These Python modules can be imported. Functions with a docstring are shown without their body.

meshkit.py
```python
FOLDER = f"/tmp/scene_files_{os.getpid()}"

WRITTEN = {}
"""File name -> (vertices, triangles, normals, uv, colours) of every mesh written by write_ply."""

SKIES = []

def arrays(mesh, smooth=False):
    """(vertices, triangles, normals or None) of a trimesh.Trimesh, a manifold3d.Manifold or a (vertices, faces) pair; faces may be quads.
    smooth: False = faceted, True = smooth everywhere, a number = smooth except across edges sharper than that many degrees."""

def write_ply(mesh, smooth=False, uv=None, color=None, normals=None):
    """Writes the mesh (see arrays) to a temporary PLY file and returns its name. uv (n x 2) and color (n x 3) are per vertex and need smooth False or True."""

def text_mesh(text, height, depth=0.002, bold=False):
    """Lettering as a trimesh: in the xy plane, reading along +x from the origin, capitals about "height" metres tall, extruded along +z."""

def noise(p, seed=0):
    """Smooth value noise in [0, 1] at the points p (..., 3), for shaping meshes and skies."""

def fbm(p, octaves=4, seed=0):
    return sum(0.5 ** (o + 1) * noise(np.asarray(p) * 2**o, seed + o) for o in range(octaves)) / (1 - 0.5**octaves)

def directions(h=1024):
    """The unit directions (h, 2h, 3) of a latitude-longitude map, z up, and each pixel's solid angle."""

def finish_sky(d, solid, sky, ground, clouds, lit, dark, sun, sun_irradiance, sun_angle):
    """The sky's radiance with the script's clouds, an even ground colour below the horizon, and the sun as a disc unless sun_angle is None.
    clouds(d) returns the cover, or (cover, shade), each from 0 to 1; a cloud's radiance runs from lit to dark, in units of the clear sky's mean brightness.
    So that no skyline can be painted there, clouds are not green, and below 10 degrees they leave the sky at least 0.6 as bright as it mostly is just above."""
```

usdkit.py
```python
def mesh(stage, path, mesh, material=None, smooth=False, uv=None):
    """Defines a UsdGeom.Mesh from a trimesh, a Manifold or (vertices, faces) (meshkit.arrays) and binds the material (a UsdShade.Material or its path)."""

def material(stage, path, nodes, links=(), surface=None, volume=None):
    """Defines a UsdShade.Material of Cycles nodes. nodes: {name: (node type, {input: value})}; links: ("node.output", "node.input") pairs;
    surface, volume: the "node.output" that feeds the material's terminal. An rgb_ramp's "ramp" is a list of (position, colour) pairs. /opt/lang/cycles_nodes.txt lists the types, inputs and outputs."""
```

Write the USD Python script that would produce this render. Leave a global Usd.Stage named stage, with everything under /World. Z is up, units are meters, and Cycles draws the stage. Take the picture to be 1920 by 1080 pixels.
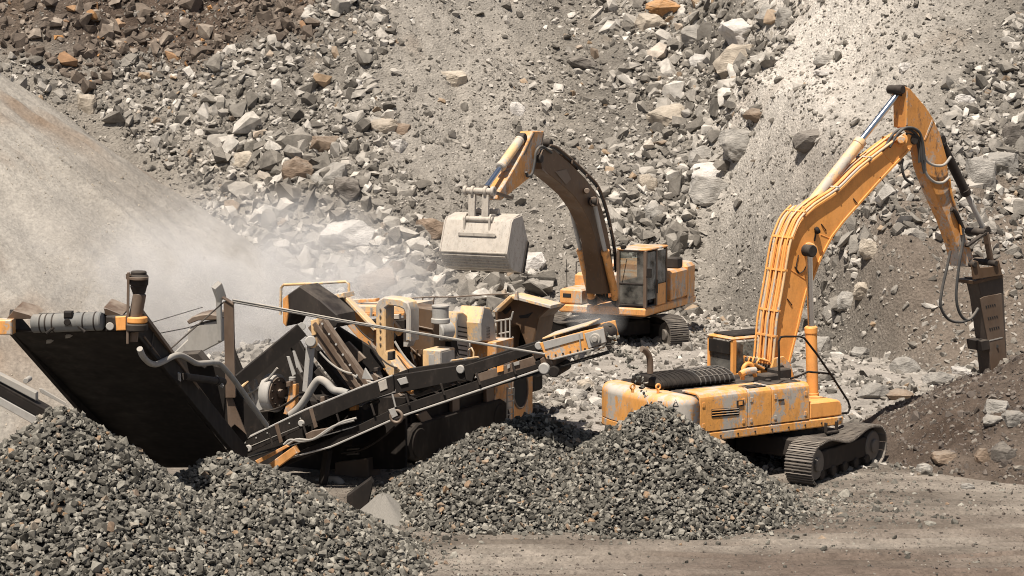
import math, numpy as np, trimesh, shapely, usdkit, meshkit
from scipy.spatial import ConvexHull
from pxr import Usd, UsdGeom, UsdLux, UsdShade, Gf, Sdf, Vt

stage = Usd.Stage.CreateInMemory()
UsdGeom.SetStageUpAxis(stage, 'Z'); UsdGeom.SetStageMetersPerUnit(stage, 1.0)

# ---------------------------------------------------------------- camera, sky, sun
FPX, EYE, PITCH = 3825.0, np.array([0.0, 0.0, 9.15]), math.atan(418 / 3825.0)
cam = UsdGeom.Camera.Define(stage, '/World/camera')
cam.CreateHorizontalApertureAttr(36.0); cam.CreateVerticalApertureAttr(20.25); cam.CreateFocalLengthAttr(36.0 * FPX / 1920)
cam.CreateClippingRangeAttr(Gf.Vec2f(0.5, 2000))
cam.AddTranslateOp().Set(Gf.Vec3d(*EYE)); cam.AddRotateXYZOp().Set(Gf.Vec3f(90 - math.degrees(PITCH), 0, 0))
cam.CreateExposureAttr(0.74)
SUN = np.array([-0.20, -0.36, 0.91]); SUN /= np.linalg.norm(SUN)
sky = UsdLux.DomeLight.Define(stage, '/World/sky')
skym = usdkit.material(stage, '/World/Looks/sky', {
    's': ('sky_texture', {'sky_type': 'single_scattering', 'sun_disc': False, 'aerosol_density': 3.0, 'ozone_density': .3, 'sun_elevation': math.asin(SUN[2]), 'sun_rotation': math.atan2(SUN[0], SUN[1])}),
    'b': ('background_shader', {'strength': 0.05})}, [('s.color', 'b.color')], surface='b.background')
UsdShade.MaterialBindingAPI.Apply(sky.GetPrim()).Bind(skym)
sky.GetPrim().SetCustomDataByKey('kind', 'structure')
sun = UsdLux.DistantLight.Define(stage, '/World/sun')
sun.CreateIntensityAttr(1.25); sun.CreateAngleAttr(0.5); sun.CreateNormalizeAttr(True); sun.CreateColorAttr(Gf.Vec3f(1.0, 0.94, 0.86))
zx, zy, zz = SUN
sun.AddRotateXYZOp().Set(Gf.Vec3f(math.degrees(math.atan2(-zy, zz)), math.degrees(math.asin(zx)), 0))

FWD = np.array([0, math.cos(PITCH), -math.sin(PITCH)]); UPV = np.array([0, math.sin(PITCH), math.cos(PITCH)]); RGT = np.array([1.0, 0, 0])
def ray(px, py): return FWD * FPX + RGT * (px - 960) + UPV * (540 - py)
def at(px, py, Y):
    """The point of the place seen at a photograph pixel, at ground distance Y from the camera."""
    r = ray(px, py); return EYE + r * (Y / r[1])
def proj(P):
    v = np.atleast_2d(P) - EYE; d = v @ FWD
    return np.stack([960 + FPX * (v @ RGT) / d, 540 - FPX * (v @ UPV) / d], 1)
def on_plane(px, py, P0, n):
    r = ray(px, py); return EYE + r * (np.dot(np.asarray(P0) - EYE, n) / np.dot(r, n))
def ss(a, b, x): t = np.clip((x - a) / (b - a), 0, 1); return t * t * (3 - 2 * t)

# ---------------------------------------------------------------- naming helpers
USED = {}
def free(parent, name):
    k = USED.get((parent, name), 0); USED[(parent, name)] = k + 1
    return f'{parent}/{name}' if k == 0 else f'{parent}/{name}_{k:03d}'
def tag(prim, label=None, cat=None, group=None, kind=None):
    p = prim.GetPrim() if hasattr(prim, 'GetPrim') else prim
    for k, v in (('label', label), ('category', cat), ('group', group), ('kind', kind)):
        if v: p.SetCustomDataByKey(k, v)
    return p
BASE = {}
class Node:
    def __init__(s, path, base): s.path, s.base = path, np.asarray(base, float)
def thing(name, loc, label=None, cat=None, group=None, kind=None):
    path = free('/World', name); x = UsdGeom.Xform.Define(stage, path); x.AddTranslateOp().Set(Gf.Vec3d(*map(float, loc)))
    tag(x, label, cat, group, kind); return Node(path, loc)
def group_part(parent, name, label=None, kind=None):
    path = free(parent.path, name); x = UsdGeom.Xform.Define(stage, path); tag(x, label, kind=kind); return Node(path, parent.base)
def tri(m):
    v, f, _ = meshkit.arrays(m); return trimesh.Trimesh(v, f, process=False)
def cat_m(ms): return trimesh.util.concatenate([tri(m) for m in ms]) if len(ms) > 1 else tri(ms[0])
def part(parent, name, m, mat, smooth=30, label=None, kind=None):
    """One Mesh prim under a thing or part; vertices come in world metres."""
    if isinstance(m, list): m = cat_m(m)
    m = tri(m); v = m.vertices - parent.base
    path = free(parent.path, name)
    u = usdkit.mesh(stage, path, (v, m.faces), mat, smooth); tag(u, label, kind=kind); return Node(path, parent.base)
def solo(name, m, mat, smooth=30, label=None, cat=None, group=None, kind=None):
    if isinstance(m, list): m = cat_m(m)
    m = tri(m); path = free('/World', name)
    u = usdkit.mesh(stage, path, m, mat, smooth); tag(u, label, cat, group, kind); return u

# ---------------------------------------------------------------- materials
def M(name, nodes, links, surface='p.BSDF', volume=None): return usdkit.material(stage, '/World/Looks/' + name, nodes, links, surface if not volume else None, volume)
def rock_mat(name, ramp, scale=3.0, dusty=(0.29, 0.255, 0.21), dust=0.4, bump=0.03):
    return M(name, {
        'g': ('geometry', {}), 'o': ('object_info', {}), 'r': ('rgb_ramp', {'ramp': ramp}),
        'n': ('noise_texture', {'scale': scale, 'detail': 6, 'roughness': 0.65}), 'mp': ('mapping', {'rotation': (.6, .4, .2), 'scale': (1, 1, 3.2)}), 'n2': ('noise_texture', {'scale': scale * 4.5, 'detail': 7, 'roughness': 0.72}),
        'v': ('map_range', {'from_min': 0.3, 'from_max': 0.7, 'to_min': 0.62, 'to_max': 1.35}), 'mul': ('mix_color', {'blend_type': 'multiply', 'fac': 1.0}),
        'cc': ('combine_color', {}), 'sx': ('separate_xyz', {}), 'up': ('map_range', {'from_min': 0.35, 'from_max': 0.95, 'to_min': 0, 'to_max': dust}),
        'um': ('math', {'math_type': 'multiply'}), 'mx': ('mix_color', {'b': dusty}), 'n3': ('map_range', {'from_min': 0.35, 'from_max': 0.6}),
        'b': ('bump', {'strength': 0.8, 'distance': bump}), 'p': ('principled_bsdf', {'roughness': 0.93, 'specular_ior_level': 0.2})},
        [('g.position', 'n.vector'), ('g.position', 'mp.vector'), ('mp.vector', 'n2.vector'), ('o.random', 'r.fac'), ('n.fac', 'v.value'), ('v.result', 'cc.r'), ('v.result', 'cc.g'), ('v.result', 'cc.b'),
         ('r.color', 'mul.a'), ('cc.color', 'mul.b'), ('g.normal', 'sx.vector'), ('sx.z', 'up.value'), ('n2.fac', 'n3.value'), ('up.result', 'um.value1'), ('n3.result', 'um.value2'),
         ('um.value', 'mx.fac'), ('mul.result', 'mx.a'), ('mx.result', 'p.base_color'), ('n2.fac', 'b.height'), ('b.normal', 'p.normal')])
RUB = [(0, (.07, .062, .052)), (.3, (.13, .116, .098)), (.55, (.20, .181, .155)), (.8, (.32, .291, .252)), (.965, (.46, .425, .375)), (.985, (.24, .165, .10)), (1, (.17, .13, .095))]
m_rubble = rock_mat('rubble_rock', RUB)
m_scree = rock_mat('scree_stone', [(0, (.10, .089, .074)), (.5, (.19, .17, .143)), (1, (.34, .307, .264))], dust=.5, dusty=(.33, .295, .25))
m_boulder = {k: rock_mat('boulder_' + k, [(0, c0), (1, c1)], 1.6, bump=0.13, dust=.45) for k, c0, c1 in (
    ('grey', (.25, .232, .205), (.32, .295, .26)), ('white', (.46, .43, .39), (.54, .50, .455)), ('tan', (.36, .305, .24), (.42, .36, .285)), ('brown', (.19, .14, .10), (.24, .175, .125)), ('orange', (.42, .22, .09), (.38, .22, .11)), ('dark', (.12, .105, .09), (.16, .14, .12)))}
m_cliff = rock_mat('cliff_rock', [(0, (.07, .054, .042)), (.5, (.115, .09, .07)), (.8, (.17, .135, .105)), (.93, (.24, .20, .16)), (.96, (.34, .17, .06)), (1, (.15, .10, .07))], dust=.15, dusty=(.2, .16, .12))
m_gravel = rock_mat('gravel_stone', [(0, (.042, .038, .031)), (.35, (.088, .081, .067)), (.7, (.15, .138, .115)), (.95, (.26, .24, .20)), (.988, (.22, .14, .08)), (1, (.16, .12, .09))], 12, dust=.15, bump=.006, dusty=(.18, .162, .135))
def soil_mat(name, scale=1.2, bump=.05, lo=.75, hi=1.2):
    return M(name, {'g': ('geometry', {}), 'a': ('attribute', {'attribute': 'soil'}),
        'n': ('noise_texture', {'scale': scale, 'detail': 8, 'roughness': .7}), 'n2': ('noise_texture', {'scale': scale * 9, 'detail': 6, 'roughness': .75}), 'vo': ('voronoi_texture', {'scale': 9.0, 'randomness': 1}),
        'v': ('map_range', {'from_min': .3, 'from_max': .7, 'to_min': lo, 'to_max': hi}), 'v2': ('map_range', {'from_min': .3, 'from_max': .7, 'to_min': .7, 'to_max': 1.25}), 'mm': ('math', {'math_type': 'multiply'}),
        'cc': ('combine_color', {}), 'mul': ('mix_color', {'blend_type': 'multiply', 'fac': 1.0}), 'ad': ('math', {'math_type': 'multiply_add', 'value2': .5}),
        'b': ('bump', {'strength': 1.0, 'distance': bump}), 'p': ('principled_bsdf', {'roughness': 1.0, 'specular_ior_level': .1})},
        [('g.position', 'n.vector'), ('g.position', 'n2.vector'), ('g.position', 'vo.vector'), ('n.fac', 'v.value'), ('n2.fac', 'v2.value'), ('v.result', 'mm.value1'), ('v2.result', 'mm.value2'),
         ('mm.value', 'cc.r'), ('mm.value', 'cc.g'), ('mm.value', 'cc.b'), ('a.color', 'mul.a'), ('cc.color', 'mul.b'), ('mul.result', 'p.base_color'),
         ('vo.distance', 'ad.value1'), ('n2.fac', 'ad.value3'), ('ad.value', 'b.height'), ('b.normal', 'p.normal')])
m_slope, m_mound, m_earth, m_floor = soil_mat('slope_soil', 1.3, .12, .7, 1.28), soil_mat('mound_dust', .8, .03, .85, 1.12), soil_mat('bank_earth', 2.2, .14, .6, 1.35), soil_mat('floor_dust', 1.4, .05, .7, 1.28)

# ---------------------------------------------------------------- terrain
fb = lambda x, y, s, o=4, seed=0: meshkit.fbm(np.stack([x * s, y * s, np.zeros_like(x) + seed * 7.31], -1), o, seed) - .5
def smax(a, b, k): h = np.clip(.5 + .5 * (a - b) / k, 0, 1); return b * (1 - h) + a * h + k * h * (1 - h)
def h_slope(x, y):
    yf = 73.5 - 13.5 * ss(7, 15, x) + 1.5 * np.sin(x * .31)
    yw = y + 2.2 * fb(x, y, .09, 3, 3) * 2
    s = .70 * (yw - yf)
    s = np.where(s > -2, np.log1p(np.exp(np.clip(s * 1.4, -20, 20))) / 1.4, 0) * 1.0 - .45
    s = np.where(yw - yf > 12, s, s)
    right = np.minimum(24.0 - .66 * np.hypot((x - 32) * 1.0, (y - 88) * .95), .70 * (y - 58.5 - 15 * ss(13, 7, x))) + .9 * fb(x, y, .16, 3, 9)
    z = smax(s, right, 1.6)
    rill = np.abs(fb(x * 1.0 + .25 * y, y * .28, .5, 3, 21)) * 2
    z = z - ss(.4, 3, z) * (rill * .75 - .3)
    z = z + ss(.2, 2, z) * (1.7 * fb(x, y, .13, 3, 5) + .8 * fb(x, y, .5, 4, 6) + .25 * fb(x, y, 2.0, 3, 7))
    # blasted face with ledges, upper left
    c = ss(-7.5, -11.5, x + .45 * (y - 88)) * ss(86, 89.5, y + .12 * (x + 14))
    led = 1.5 * np.floor((y + 1.8 * fb(x, y, .35, 3, 31)) / 1.6) * .55 - .825 * .62 * (y / 1.0)
    z = z + c * (1.1 + 1.6 * fb(x, y, .3, 3, 33) + 1.1 * np.abs(fb(x, y, .8, 3, 34)) * 2)
    return z
def h_mound(x, y):
    r = np.hypot(x + 24.5, y - 66)
    z = 14.4 - .70 * r
    th = np.arctan2(y - 66, x + 24.5); z = z - ss(.3, 3, z) * .45 * np.abs(fb(th * 9 + .15 * fb(x, y, .3, 2, 44) * 4, r * .07, 1.0, 3, 45)) * 2
    return z + ss(-.5, 1.5, z) * (.8 * fb(x, y, .16, 3, 41) + .35 * fb(x, y, .6, 4, 42) + .10 * fb(x, y, 2.5, 3, 43)) - .05
def h_bank(x, y):
    r = np.hypot((x - 15.2) / 1.25, (y - 48.9) / 1.0)
    z = 3.55 - .62 * r
    return np.minimum(z, 2.3 + .1 * z) + ss(-.3, .6, z) * (.6 * fb(x, y, .5, 4, 51) + .3 * fb(x, y, 1.8, 3, 52))
def h_floor(x, y):
    ruts = 0
    for y0, sl, cv in ((36.9, .05, .004), (38.3, .03, .006), (39.5, -.02, .003), (37.6, -.06, .002), (35.6, .02, .003), (40.6, .04, .005)):
        for o in (0, .42): q = (y - y0 - o - sl * x - cv * (x - 5) ** 2) / .13; ruts = ruts + np.exp(-q * q) - .6 * np.exp(-(np.abs(q) - 1.7) ** 2 * 2)
    ruts = -.06 * ruts * ss(-3, 1, x) * ss(43, 41, y) * np.clip(.5 + 2.5 * fb(x, y, .2, 3, 64), 0, 1)
    return ruts + .10 * fb(x, y, .25, 3, 61) * ss(30, 44, y) + .05 * fb(x, y, 1.4, 4, 62) + .45 * ss(47, 58, y) * ss(-2, 1, x) * (.5 + fb(x, y, .7, 4, 63)) * ss(75, 70, y)
def grid(name, fn, xs, ys, mat, colour, kind='structure', label=None, cut=None):
    X, Y = np.meshgrid(xs, ys); Z = fn(X, Y); n, m = X.shape
    v = np.stack([X, Y, Z], -1).reshape(-1, 3); i = np.arange(n * m).reshape(n, m)
    f = np.stack([i[:-1, :-1], i[:-1, 1:], i[1:, 1:], i[1:, :-1]], -1).reshape(-1, 4)
    if cut is not None: f = f[(v[f][:, :, 2].max(1) > cut)]
    u = np.unique(f); re = -np.ones(len(v), int); re[u] = np.arange(len(u)); v, f = v[u], re[f]
    me = usdkit.mesh(stage, free('/World', name), (v, f), mat, True)
    c = colour(v[:, 0], v[:, 1], v[:, 2])
    UsdGeom.PrimvarsAPI(me).CreatePrimvar('soil', Sdf.ValueTypeNames.Color3fArray, 'vertex').Set(Vt.Vec3fArray.FromNumpy(c.astype(np.float32)))
    tag(me, label, kind=kind); return me
def lerp(a, b, t): return np.asarray(a) * (1 - t[..., None]) + np.asarray(b) * t[..., None]
GREY, TAN, PALE, BROWN, RUST = (.165, .147, .124), (.24, .213, .178), (.56, .51, .445), (.165, .128, .098), (.20, .13, .075)
def slope_colour(x, y, z):
    n = fb(x, y, .22, 4, 71) * 2
    c = lerp(GREY, TAN, np.clip(.5 + n, 0, 1))
    c = lerp(c, PALE, ss(6.5, 11.5, x - (y - 84) * .35 + 2.2 * n) * ss(20, 13, x - (y - 84) * .2 + 2 * n) * ss(.5, 9, z + .35 * (10 - x)) * .95)
    c = lerp(c, PALE, ss(-7, -4.5, x) * ss(1.5, -.5, x + .5 * fb(x, y, .3, 2, 5) * 6) * ss(2, 6, z) * .22)
    c = lerp(c, BROWN, ss(10.5, 13, x + .1 * (y - 60)) * ss(8.5, 3.5, z + n * 2) * .75)
    c = lerp(c, (.09, .066, .05), ss(-4.5, -8, x + .3 * (y - 88) + n) * ss(86, 88.5, y + n) * np.clip(.85 + n, 0, 1))
    c = lerp(c, RUST, np.clip(fb(x, y, .6, 3, 77) * 4 - .7, 0, 1) * ss(5, 8, z) * .35)
    return c
def mound_colour(x, y, z):
    n = fb(x, y, .2, 4, 81) * 2; c = lerp((.20, .178, .15), (.28, .254, .218), np.clip(.5 + n, 0, 1))
    return lerp(c, (.16, .105, .065), np.clip(fb(x, y, .28, 4, 83) * 6 + .45, 0, 1) * ss(-11.5, -14.2, x + .15 * (z - 5)) * .9)
def bank_colour(x, y, z): return lerp((.10, .072, .054), (.18, .142, .112), np.clip(.5 + fb(x, y, .6, 4, 91) * 2.2, 0, 1))
def floor_colour(x, y, z):
    n = fb(x * .35, y * 1.6, .5, 4, 95) * 2; c = lerp((.095, .077, .061), (.225, .194, .16), np.clip(.5 + n * 1.6 + .5 * fb(x * .25, y * 3, .9, 4, 97), 0, 1))
    c = lerp(c, (.29, .26, .225), ss(45, 50, y) * ss(90, 70, y) * .8)
    return lerp(c, (.125, .096, .076), ss(-1, 6, x - (y - 38) * .4) * ss(44, 36, y) * np.clip(.6 + fb(x * .3, y * 2, .8, 3, 96) * 3, 0, 1))
grid('ground', h_floor, np.r_[-400, -120, -60, np.linspace(-34, 34, 460), 60, 120, 400], np.r_[-300, -60, 0, 20, np.linspace(31, 45, 330), np.linspace(45.2, 80, 150), 120, 300], m_floor, floor_colour)
grid('rock_slope', h_slope, np.linspace(-38, 42, 420), np.linspace(52, 122, 370), m_slope, slope_colour, cut=-.3)
grid('dust_mound', h_mound, np.linspace(-40, -2, 340), np.linspace(44, 84, 340), m_mound, mound_colour, cut=-.3)
grid('earth_bank', h_bank, np.linspace(8, 21, 130), np.linspace(44, 58, 140), m_earth, bank_colour, cut=-.3)
def H(x, y):
    x, y = np.asarray(x, float), np.asarray(y, float)
    return np.maximum.reduce([h_floor(x, y), h_slope(x, y), h_mound(x, y), h_bank(x, y)])
def hit(px, py, lo=36, hi=118):
    r = ray(px, py); t = np.linspace(lo, hi, 1700) / r[1]; P = EYE + r * t[:, None]
    k = np.argmax(P[:, 2] < H(P[:, 0], P[:, 1])); return P[k]
def normals(fn, x, y, e=.25):
    gx = (fn(x + e, y) - fn(x - e, y)) / (2 * e); gy = (fn(x, y + e) - fn(x, y - e)) / (2 * e)
    n = np.stack([-gx, -gy, np.ones_like(gx)], -1); return n / np.linalg.norm(n, axis=-1, keepdims=True)

# ---------------------------------------------------------------- rocks
def rock(seed, n=14, sq=(1, .8, .62)):
    r = np.random.default_rng(seed); p = r.normal(size=(n, 3)); p /= np.linalg.norm(p, axis=1, keepdims=True); p = np.sign(p) * np.abs(p) ** .75
    p *= np.array(sq) * r.uniform(.8, 1.1, (n, 1)); h = ConvexHull(p)
    m = trimesh.Trimesh(p, h.simplices); m.fix_normals(); m.vertices -= m.bounds.mean(0); m.vertices /= m.extents.max(); return m   # longest side 1 m
def boulder_mesh(seed, sq, lvl=4, amp=.06):
    m = rock(seed, 26, sq)
    for _ in range(lvl): m = m.subdivide()
    m.merge_vertices(); v = m.vertices; n = m.vertex_normals
    m.vertices = v + n * ((meshkit.fbm(v * 4 + seed, 5, seed) - .5) * amp * 2 + (np.abs(meshkit.fbm(v * 2.3 + 3 * seed, 3, seed + 5) - .5) - .1) * amp * 1.6)[:, None]; return m
lib = UsdGeom.Scope.Define(stage, '/World/Looks/shapes') if False else None
stage.CreateClassPrim('/World/_class')
def klass(name, m, mat, smooth=False): usdkit.mesh(stage, '/World/_class/' + name, m, mat, smooth); return '/World/_class/' + name
def quats(q): return Vt.QuathArray([Gf.Quath(float(a[0]), float(a[1]), float(a[2]), float(a[3])) for a in q])
def rand_q(rng, n, nrm=None, tilt=.5):
    """Random turns; with normals the flat side lies roughly on the surface."""
    q = rng.normal(size=(n, 4))
    if nrm is not None:
        a = rng.uniform(0, 2 * np.pi, n); qz = np.stack([np.cos(a / 2), 0 * a, 0 * a, np.sin(a / 2)], 1)
        z = nrm + rng.normal(size=(n, 3)) * tilt; z /= np.linalg.norm(z, axis=1, keepdims=True)
        qt = np.stack([1 + z[:, 2], -z[:, 1], z[:, 0], 0 * a], 1)
        w1, x1, y1, z1 = qt.T; w2, x2, y2, z2 = qz.T
        q = np.stack([w1*w2-x1*x2-y1*y2-z1*z2, w1*x2+x1*w2+y1*z2-z1*y2, w1*y2-x1*z2+y1*w2+z1*x2, w1*z2+x1*y2-y1*x2+z1*w2], 1)
    return q / np.linalg.norm(q, axis=1, keepdims=True)
def instancer(path, protos, mat, pos, size, q, rng, label=None, cat=None):
    pi = UsdGeom.PointInstancer.Define(stage, path); tg = []
    for i, m in enumerate(protos): usdkit.mesh(stage, f'{path}/shapes/stone_{i:03d}', m, mat, False); tg.append(f'{path}/shapes/stone_{i:03d}')
    pi.CreatePrototypesRel().SetTargets(tg); n = len(pos)
    pi.CreatePositionsAttr(Vt.Vec3fArray.FromNumpy(np.asarray(pos, np.float32))); pi.CreateProtoIndicesAttr(Vt.IntArray.FromNumpy(rng.integers(0, len(protos), n).astype(np.int32)))
    pi.CreateScalesAttr(Vt.Vec3fArray.FromNumpy((np.asarray(size)[:, None] * rng.uniform(.75, 1.15, (n, 3))).astype(np.float32))); pi.CreateOrientationsAttr(quats(q))
    tag(pi, label, cat, kind='stuff'); return pi
PROTO = [rock(100 + i, 11 + i % 6, (1, .62 + .05 * (i % 6), .42 + .06 * (i % 5))) for i in range(14)]

# how thick rubble lies on the slope: regions of the slope outlined as they are seen, (outline, stones per square metre, median size, spread, most)
REG = [  # later ones win
    ([(-900, -400), (2800, -400), (2800, 760), (-900, 760)], 7, .16, .5, .5),
    ([(-100, -60), (760, -60), (720, 200), (760, 330), (850, 430), (1000, 500), (1060, 600), (500, 640), (420, 420), (300, 300), (140, 200), (-100, 120)], 44, .19, .58, .85),
    ([(380, 250), (560, 230), (720, 300), (760, 420), (1040, 520), (1040, 620), (560, 560), (440, 400)], 30, .29, .58, 1.1),
    ([(-200, -100), (330, -100), (300, 60), (120, 110), (-200, 90)], 16, .36, .5, 1.0),
    ([(700, 90), (860, 60), (960, 170), (1000, 330), (960, 440), (840, 400), (760, 280)], 9, .13, .6, .5),
    ([(960, 0), (1180, 0), (1190, 160), (1120, 330), (1000, 250), (940, 120)], 16, .15, .55, .6),
    ([(1120, 0), (1560, 0), (1450, 95), (1400, 250), (1330, 390), (1290, 620), (1150, 620), (1110, 360), (1180, 200)], 36, .24, .58, 1.0),
    ([(1560, 0), (1930, 0), (1780, 160), (1600, 330), (1480, 430), (1330, 560), (1290, 480), (1360, 380), (1450, 100)], 6, .12, .55, .45),
    ([(1930, 0), (2400, 0), (2400, 480), (1800, 480), (1640, 420), (1560, 620), (1480, 600), (1540, 420), (1740, 230)], 44, .19, .58, .85),
    ([(1560, 600), (1700, 480), (2400, 480), (2400, 690), (1540, 690)], 4, .16, .6, .6),
    ([(1540, 690), (2400, 670), (2400, 760), (1540, 770)], 26, .30, .5, .9)]
rng = np.random.default_rng(11)
N = 380000
sx, sy = rng.uniform(-27, 30, N), rng.uniform(56, 101, N)
sz = h_slope(sx, sy); ok = (sz > h_floor(sx, sy) + .02) & (sz > h_mound(sx, sy) - .3)
P = np.stack([sx, sy, sz], 1)[ok]; uv = proj(P); per_m2 = N / (57 * 45); vis = (np.abs(uv[:, 0] - 960) < 1150) & (uv[:, 1] > -140)
P, uv = P[vis], uv[vis]
dens, med, spr, mx = (np.zeros(len(P)) for _ in range(4))
for poly, d, s, e, m in REG:
    i = shapely.contains_xy(shapely.Polygon(poly), uv[:, 0] + 25 * np.sin(uv[:, 1] * .05), uv[:, 1]); dens[i], med[i], spr[i], mx[i] = d, s, e, m
clump = .35 + 1.3 * np.clip(fb(P[:, 0], P[:, 1], .55, 3, 17) * 2.2 + .6, 0, 1)
keep = rng.uniform(0, 1, len(P)) < dens * clump / per_m2
P, med, spr, mx = P[keep], med[keep], spr[keep], mx[keep]
size = np.minimum(med * np.exp(rng.normal(size=len(P)) * spr), mx)
NR = normals(h_slope, P[:, 0], P[:, 1]); Q = rand_q(rng, len(P), NR, .6)
print('rubble', len(P))
uvk = uv[keep]; face = shapely.contains_xy(shapely.Polygon([(-400, -300), (620, -300), (600, 20), (540, 55), (420, 100), (300, 110), (140, 150), (60, 120), (-400, 120)]), uvk[:, 0] + 30 * np.sin(uvk[:, 1] * .07), uvk[:, 1] + 22 * np.sin(uvk[:, 0] * .03))
P = P + NR * (size * rng.uniform(-.12, .2, len(P)))[:, None]
order = np.argsort(-size * 1.0 / P[:, 1]); big, rest = order[:210], order[210:]; cliff = rest[face[rest]]; rest = rest[~face[rest]]; small = rest[size[rest] < .17]; rest = rest[size[rest] >= .17]
instancer(free('/World', 'slope_rubble'), PROTO, m_rubble, P[rest], size[rest], Q[rest], rng, 'loose grey broken rock and scree covering the quarry slope', 'rubble')
instancer(free('/World', 'slope_pebbles'), PROTO, m_scree, P[small], size[small], Q[small], rng, 'small dusty stones between the larger rocks of the quarry slope', 'stones')
instancer(free('/World', 'cliff_rubble'), PROTO, m_cliff, P[cliff], size[cliff], Q[cliff], rng, 'dark brown broken rock of the blasted face at the top left', 'rubble')
# fine scree
fx, fy = rng.uniform(-24, 26, 90000), rng.uniform(57, 97, 90000); fz = h_slope(fx, fy); fp = np.stack([fx, fy, fz], 1); fu = proj(fp)
k = (fz > .1) & (fz > h_mound(fx, fy)) & (np.abs(fu[:, 0] - 960) < 1100) & (fu[:, 1] > -100) & (rng.uniform(0, 1, 90000) < .35 + 1.2 * np.clip(fb(fx, fy, .4, 3, 19) * 2 + .3, 0, 1))
fp = fp[k]; print('scree', len(fp))
instancer(free('/World', 'slope_scree'), PROTO[:6], m_scree, fp, np.exp(rng.normal(size=len(fp)) * .4) * .10, rand_q(rng, len(fp)), rng, 'fine grey scree lying between the rocks of the quarry slope', 'scree')
# the largest pieces of rubble stand on their own
MARKS = [(1392, 52, 'tall pale boulder at the chute head'), (1255, 218, 'wide flat tan boulder'), (1388, 268, 'big grey boulder by the sand'), (1335, 322, 'white painted block top in the chute'), (1090, 120, 'dark flat rock on the sandy strip'), (1522, 262, 'lone dark rock on the sand'),
    (850, 148, 'pale rock high on the sandy strip'), (737, 238, 'tan rock beside the sandy strip'), (647, 438, 'long white slab near the bucket'), (560, 318, 'brown angular boulder'), (646, 356, 'dark boulder in the left rubble'), (460, 300, 'tan wedge above the mound'),
    (163, 197, 'upright tan rock near the mound top'), (668, 158, 'small white cube of rock'), (970, 206, 'white upright rock'), (710, 532, 'big brown boulder behind the crusher'), (900, 470, 'raised bucket'), (1000, 492, 'pale boulder beside the bucket'), (1210, 470, 'cab roof of the bucket excavator'),
    (1590, 566, 'lifting cylinder of the hammer excavator'), (1700, 250, 'boom tip of the hammer excavator'), (1905, 258, 'dark boulder at the right end'), (1838, 330, 'tall grey rock beside the stick'), (1634, 466, 'tan rock behind the boom'), (1700, 690, 'standing rock of the foot row'), (1860, 620, 'hydraulic hammer'), (1640, 736, 'broad rock of the foot row'),
    (320, 60, 'dark blasted face'), (1252, 14, 'orange stained slab'), (1420, 216, 'rusty brown rock at the sand edge'), (1230, 400, 'grey block over the cab roof')]
ORD = ['nearest', 'second nearest', 'third nearest', 'fourth nearest', 'fifth nearest', 'sixth nearest', 'seventh nearest', 'eighth nearest', 'ninth nearest', 'tenth nearest'] + [f'{n}th nearest' for n in range(11, 60)]
def side_of(dx, dy): return ('to the right of' if dx > 0 else 'to the left of') if abs(dx) > 2 * abs(dy) else ('below' if dy > 0 else 'above') if abs(dy) > 2 * abs(dx) else ('below' if dy > 0 else 'above') + (' and right of' if dx > 0 else ' and left of')
for i, m in enumerate(PROTO): klass(f'rock_{i}', m, m_rubble)
for k in range(14): klass(f'cliff_{k}', PROTO[k], m_cliff)
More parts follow.
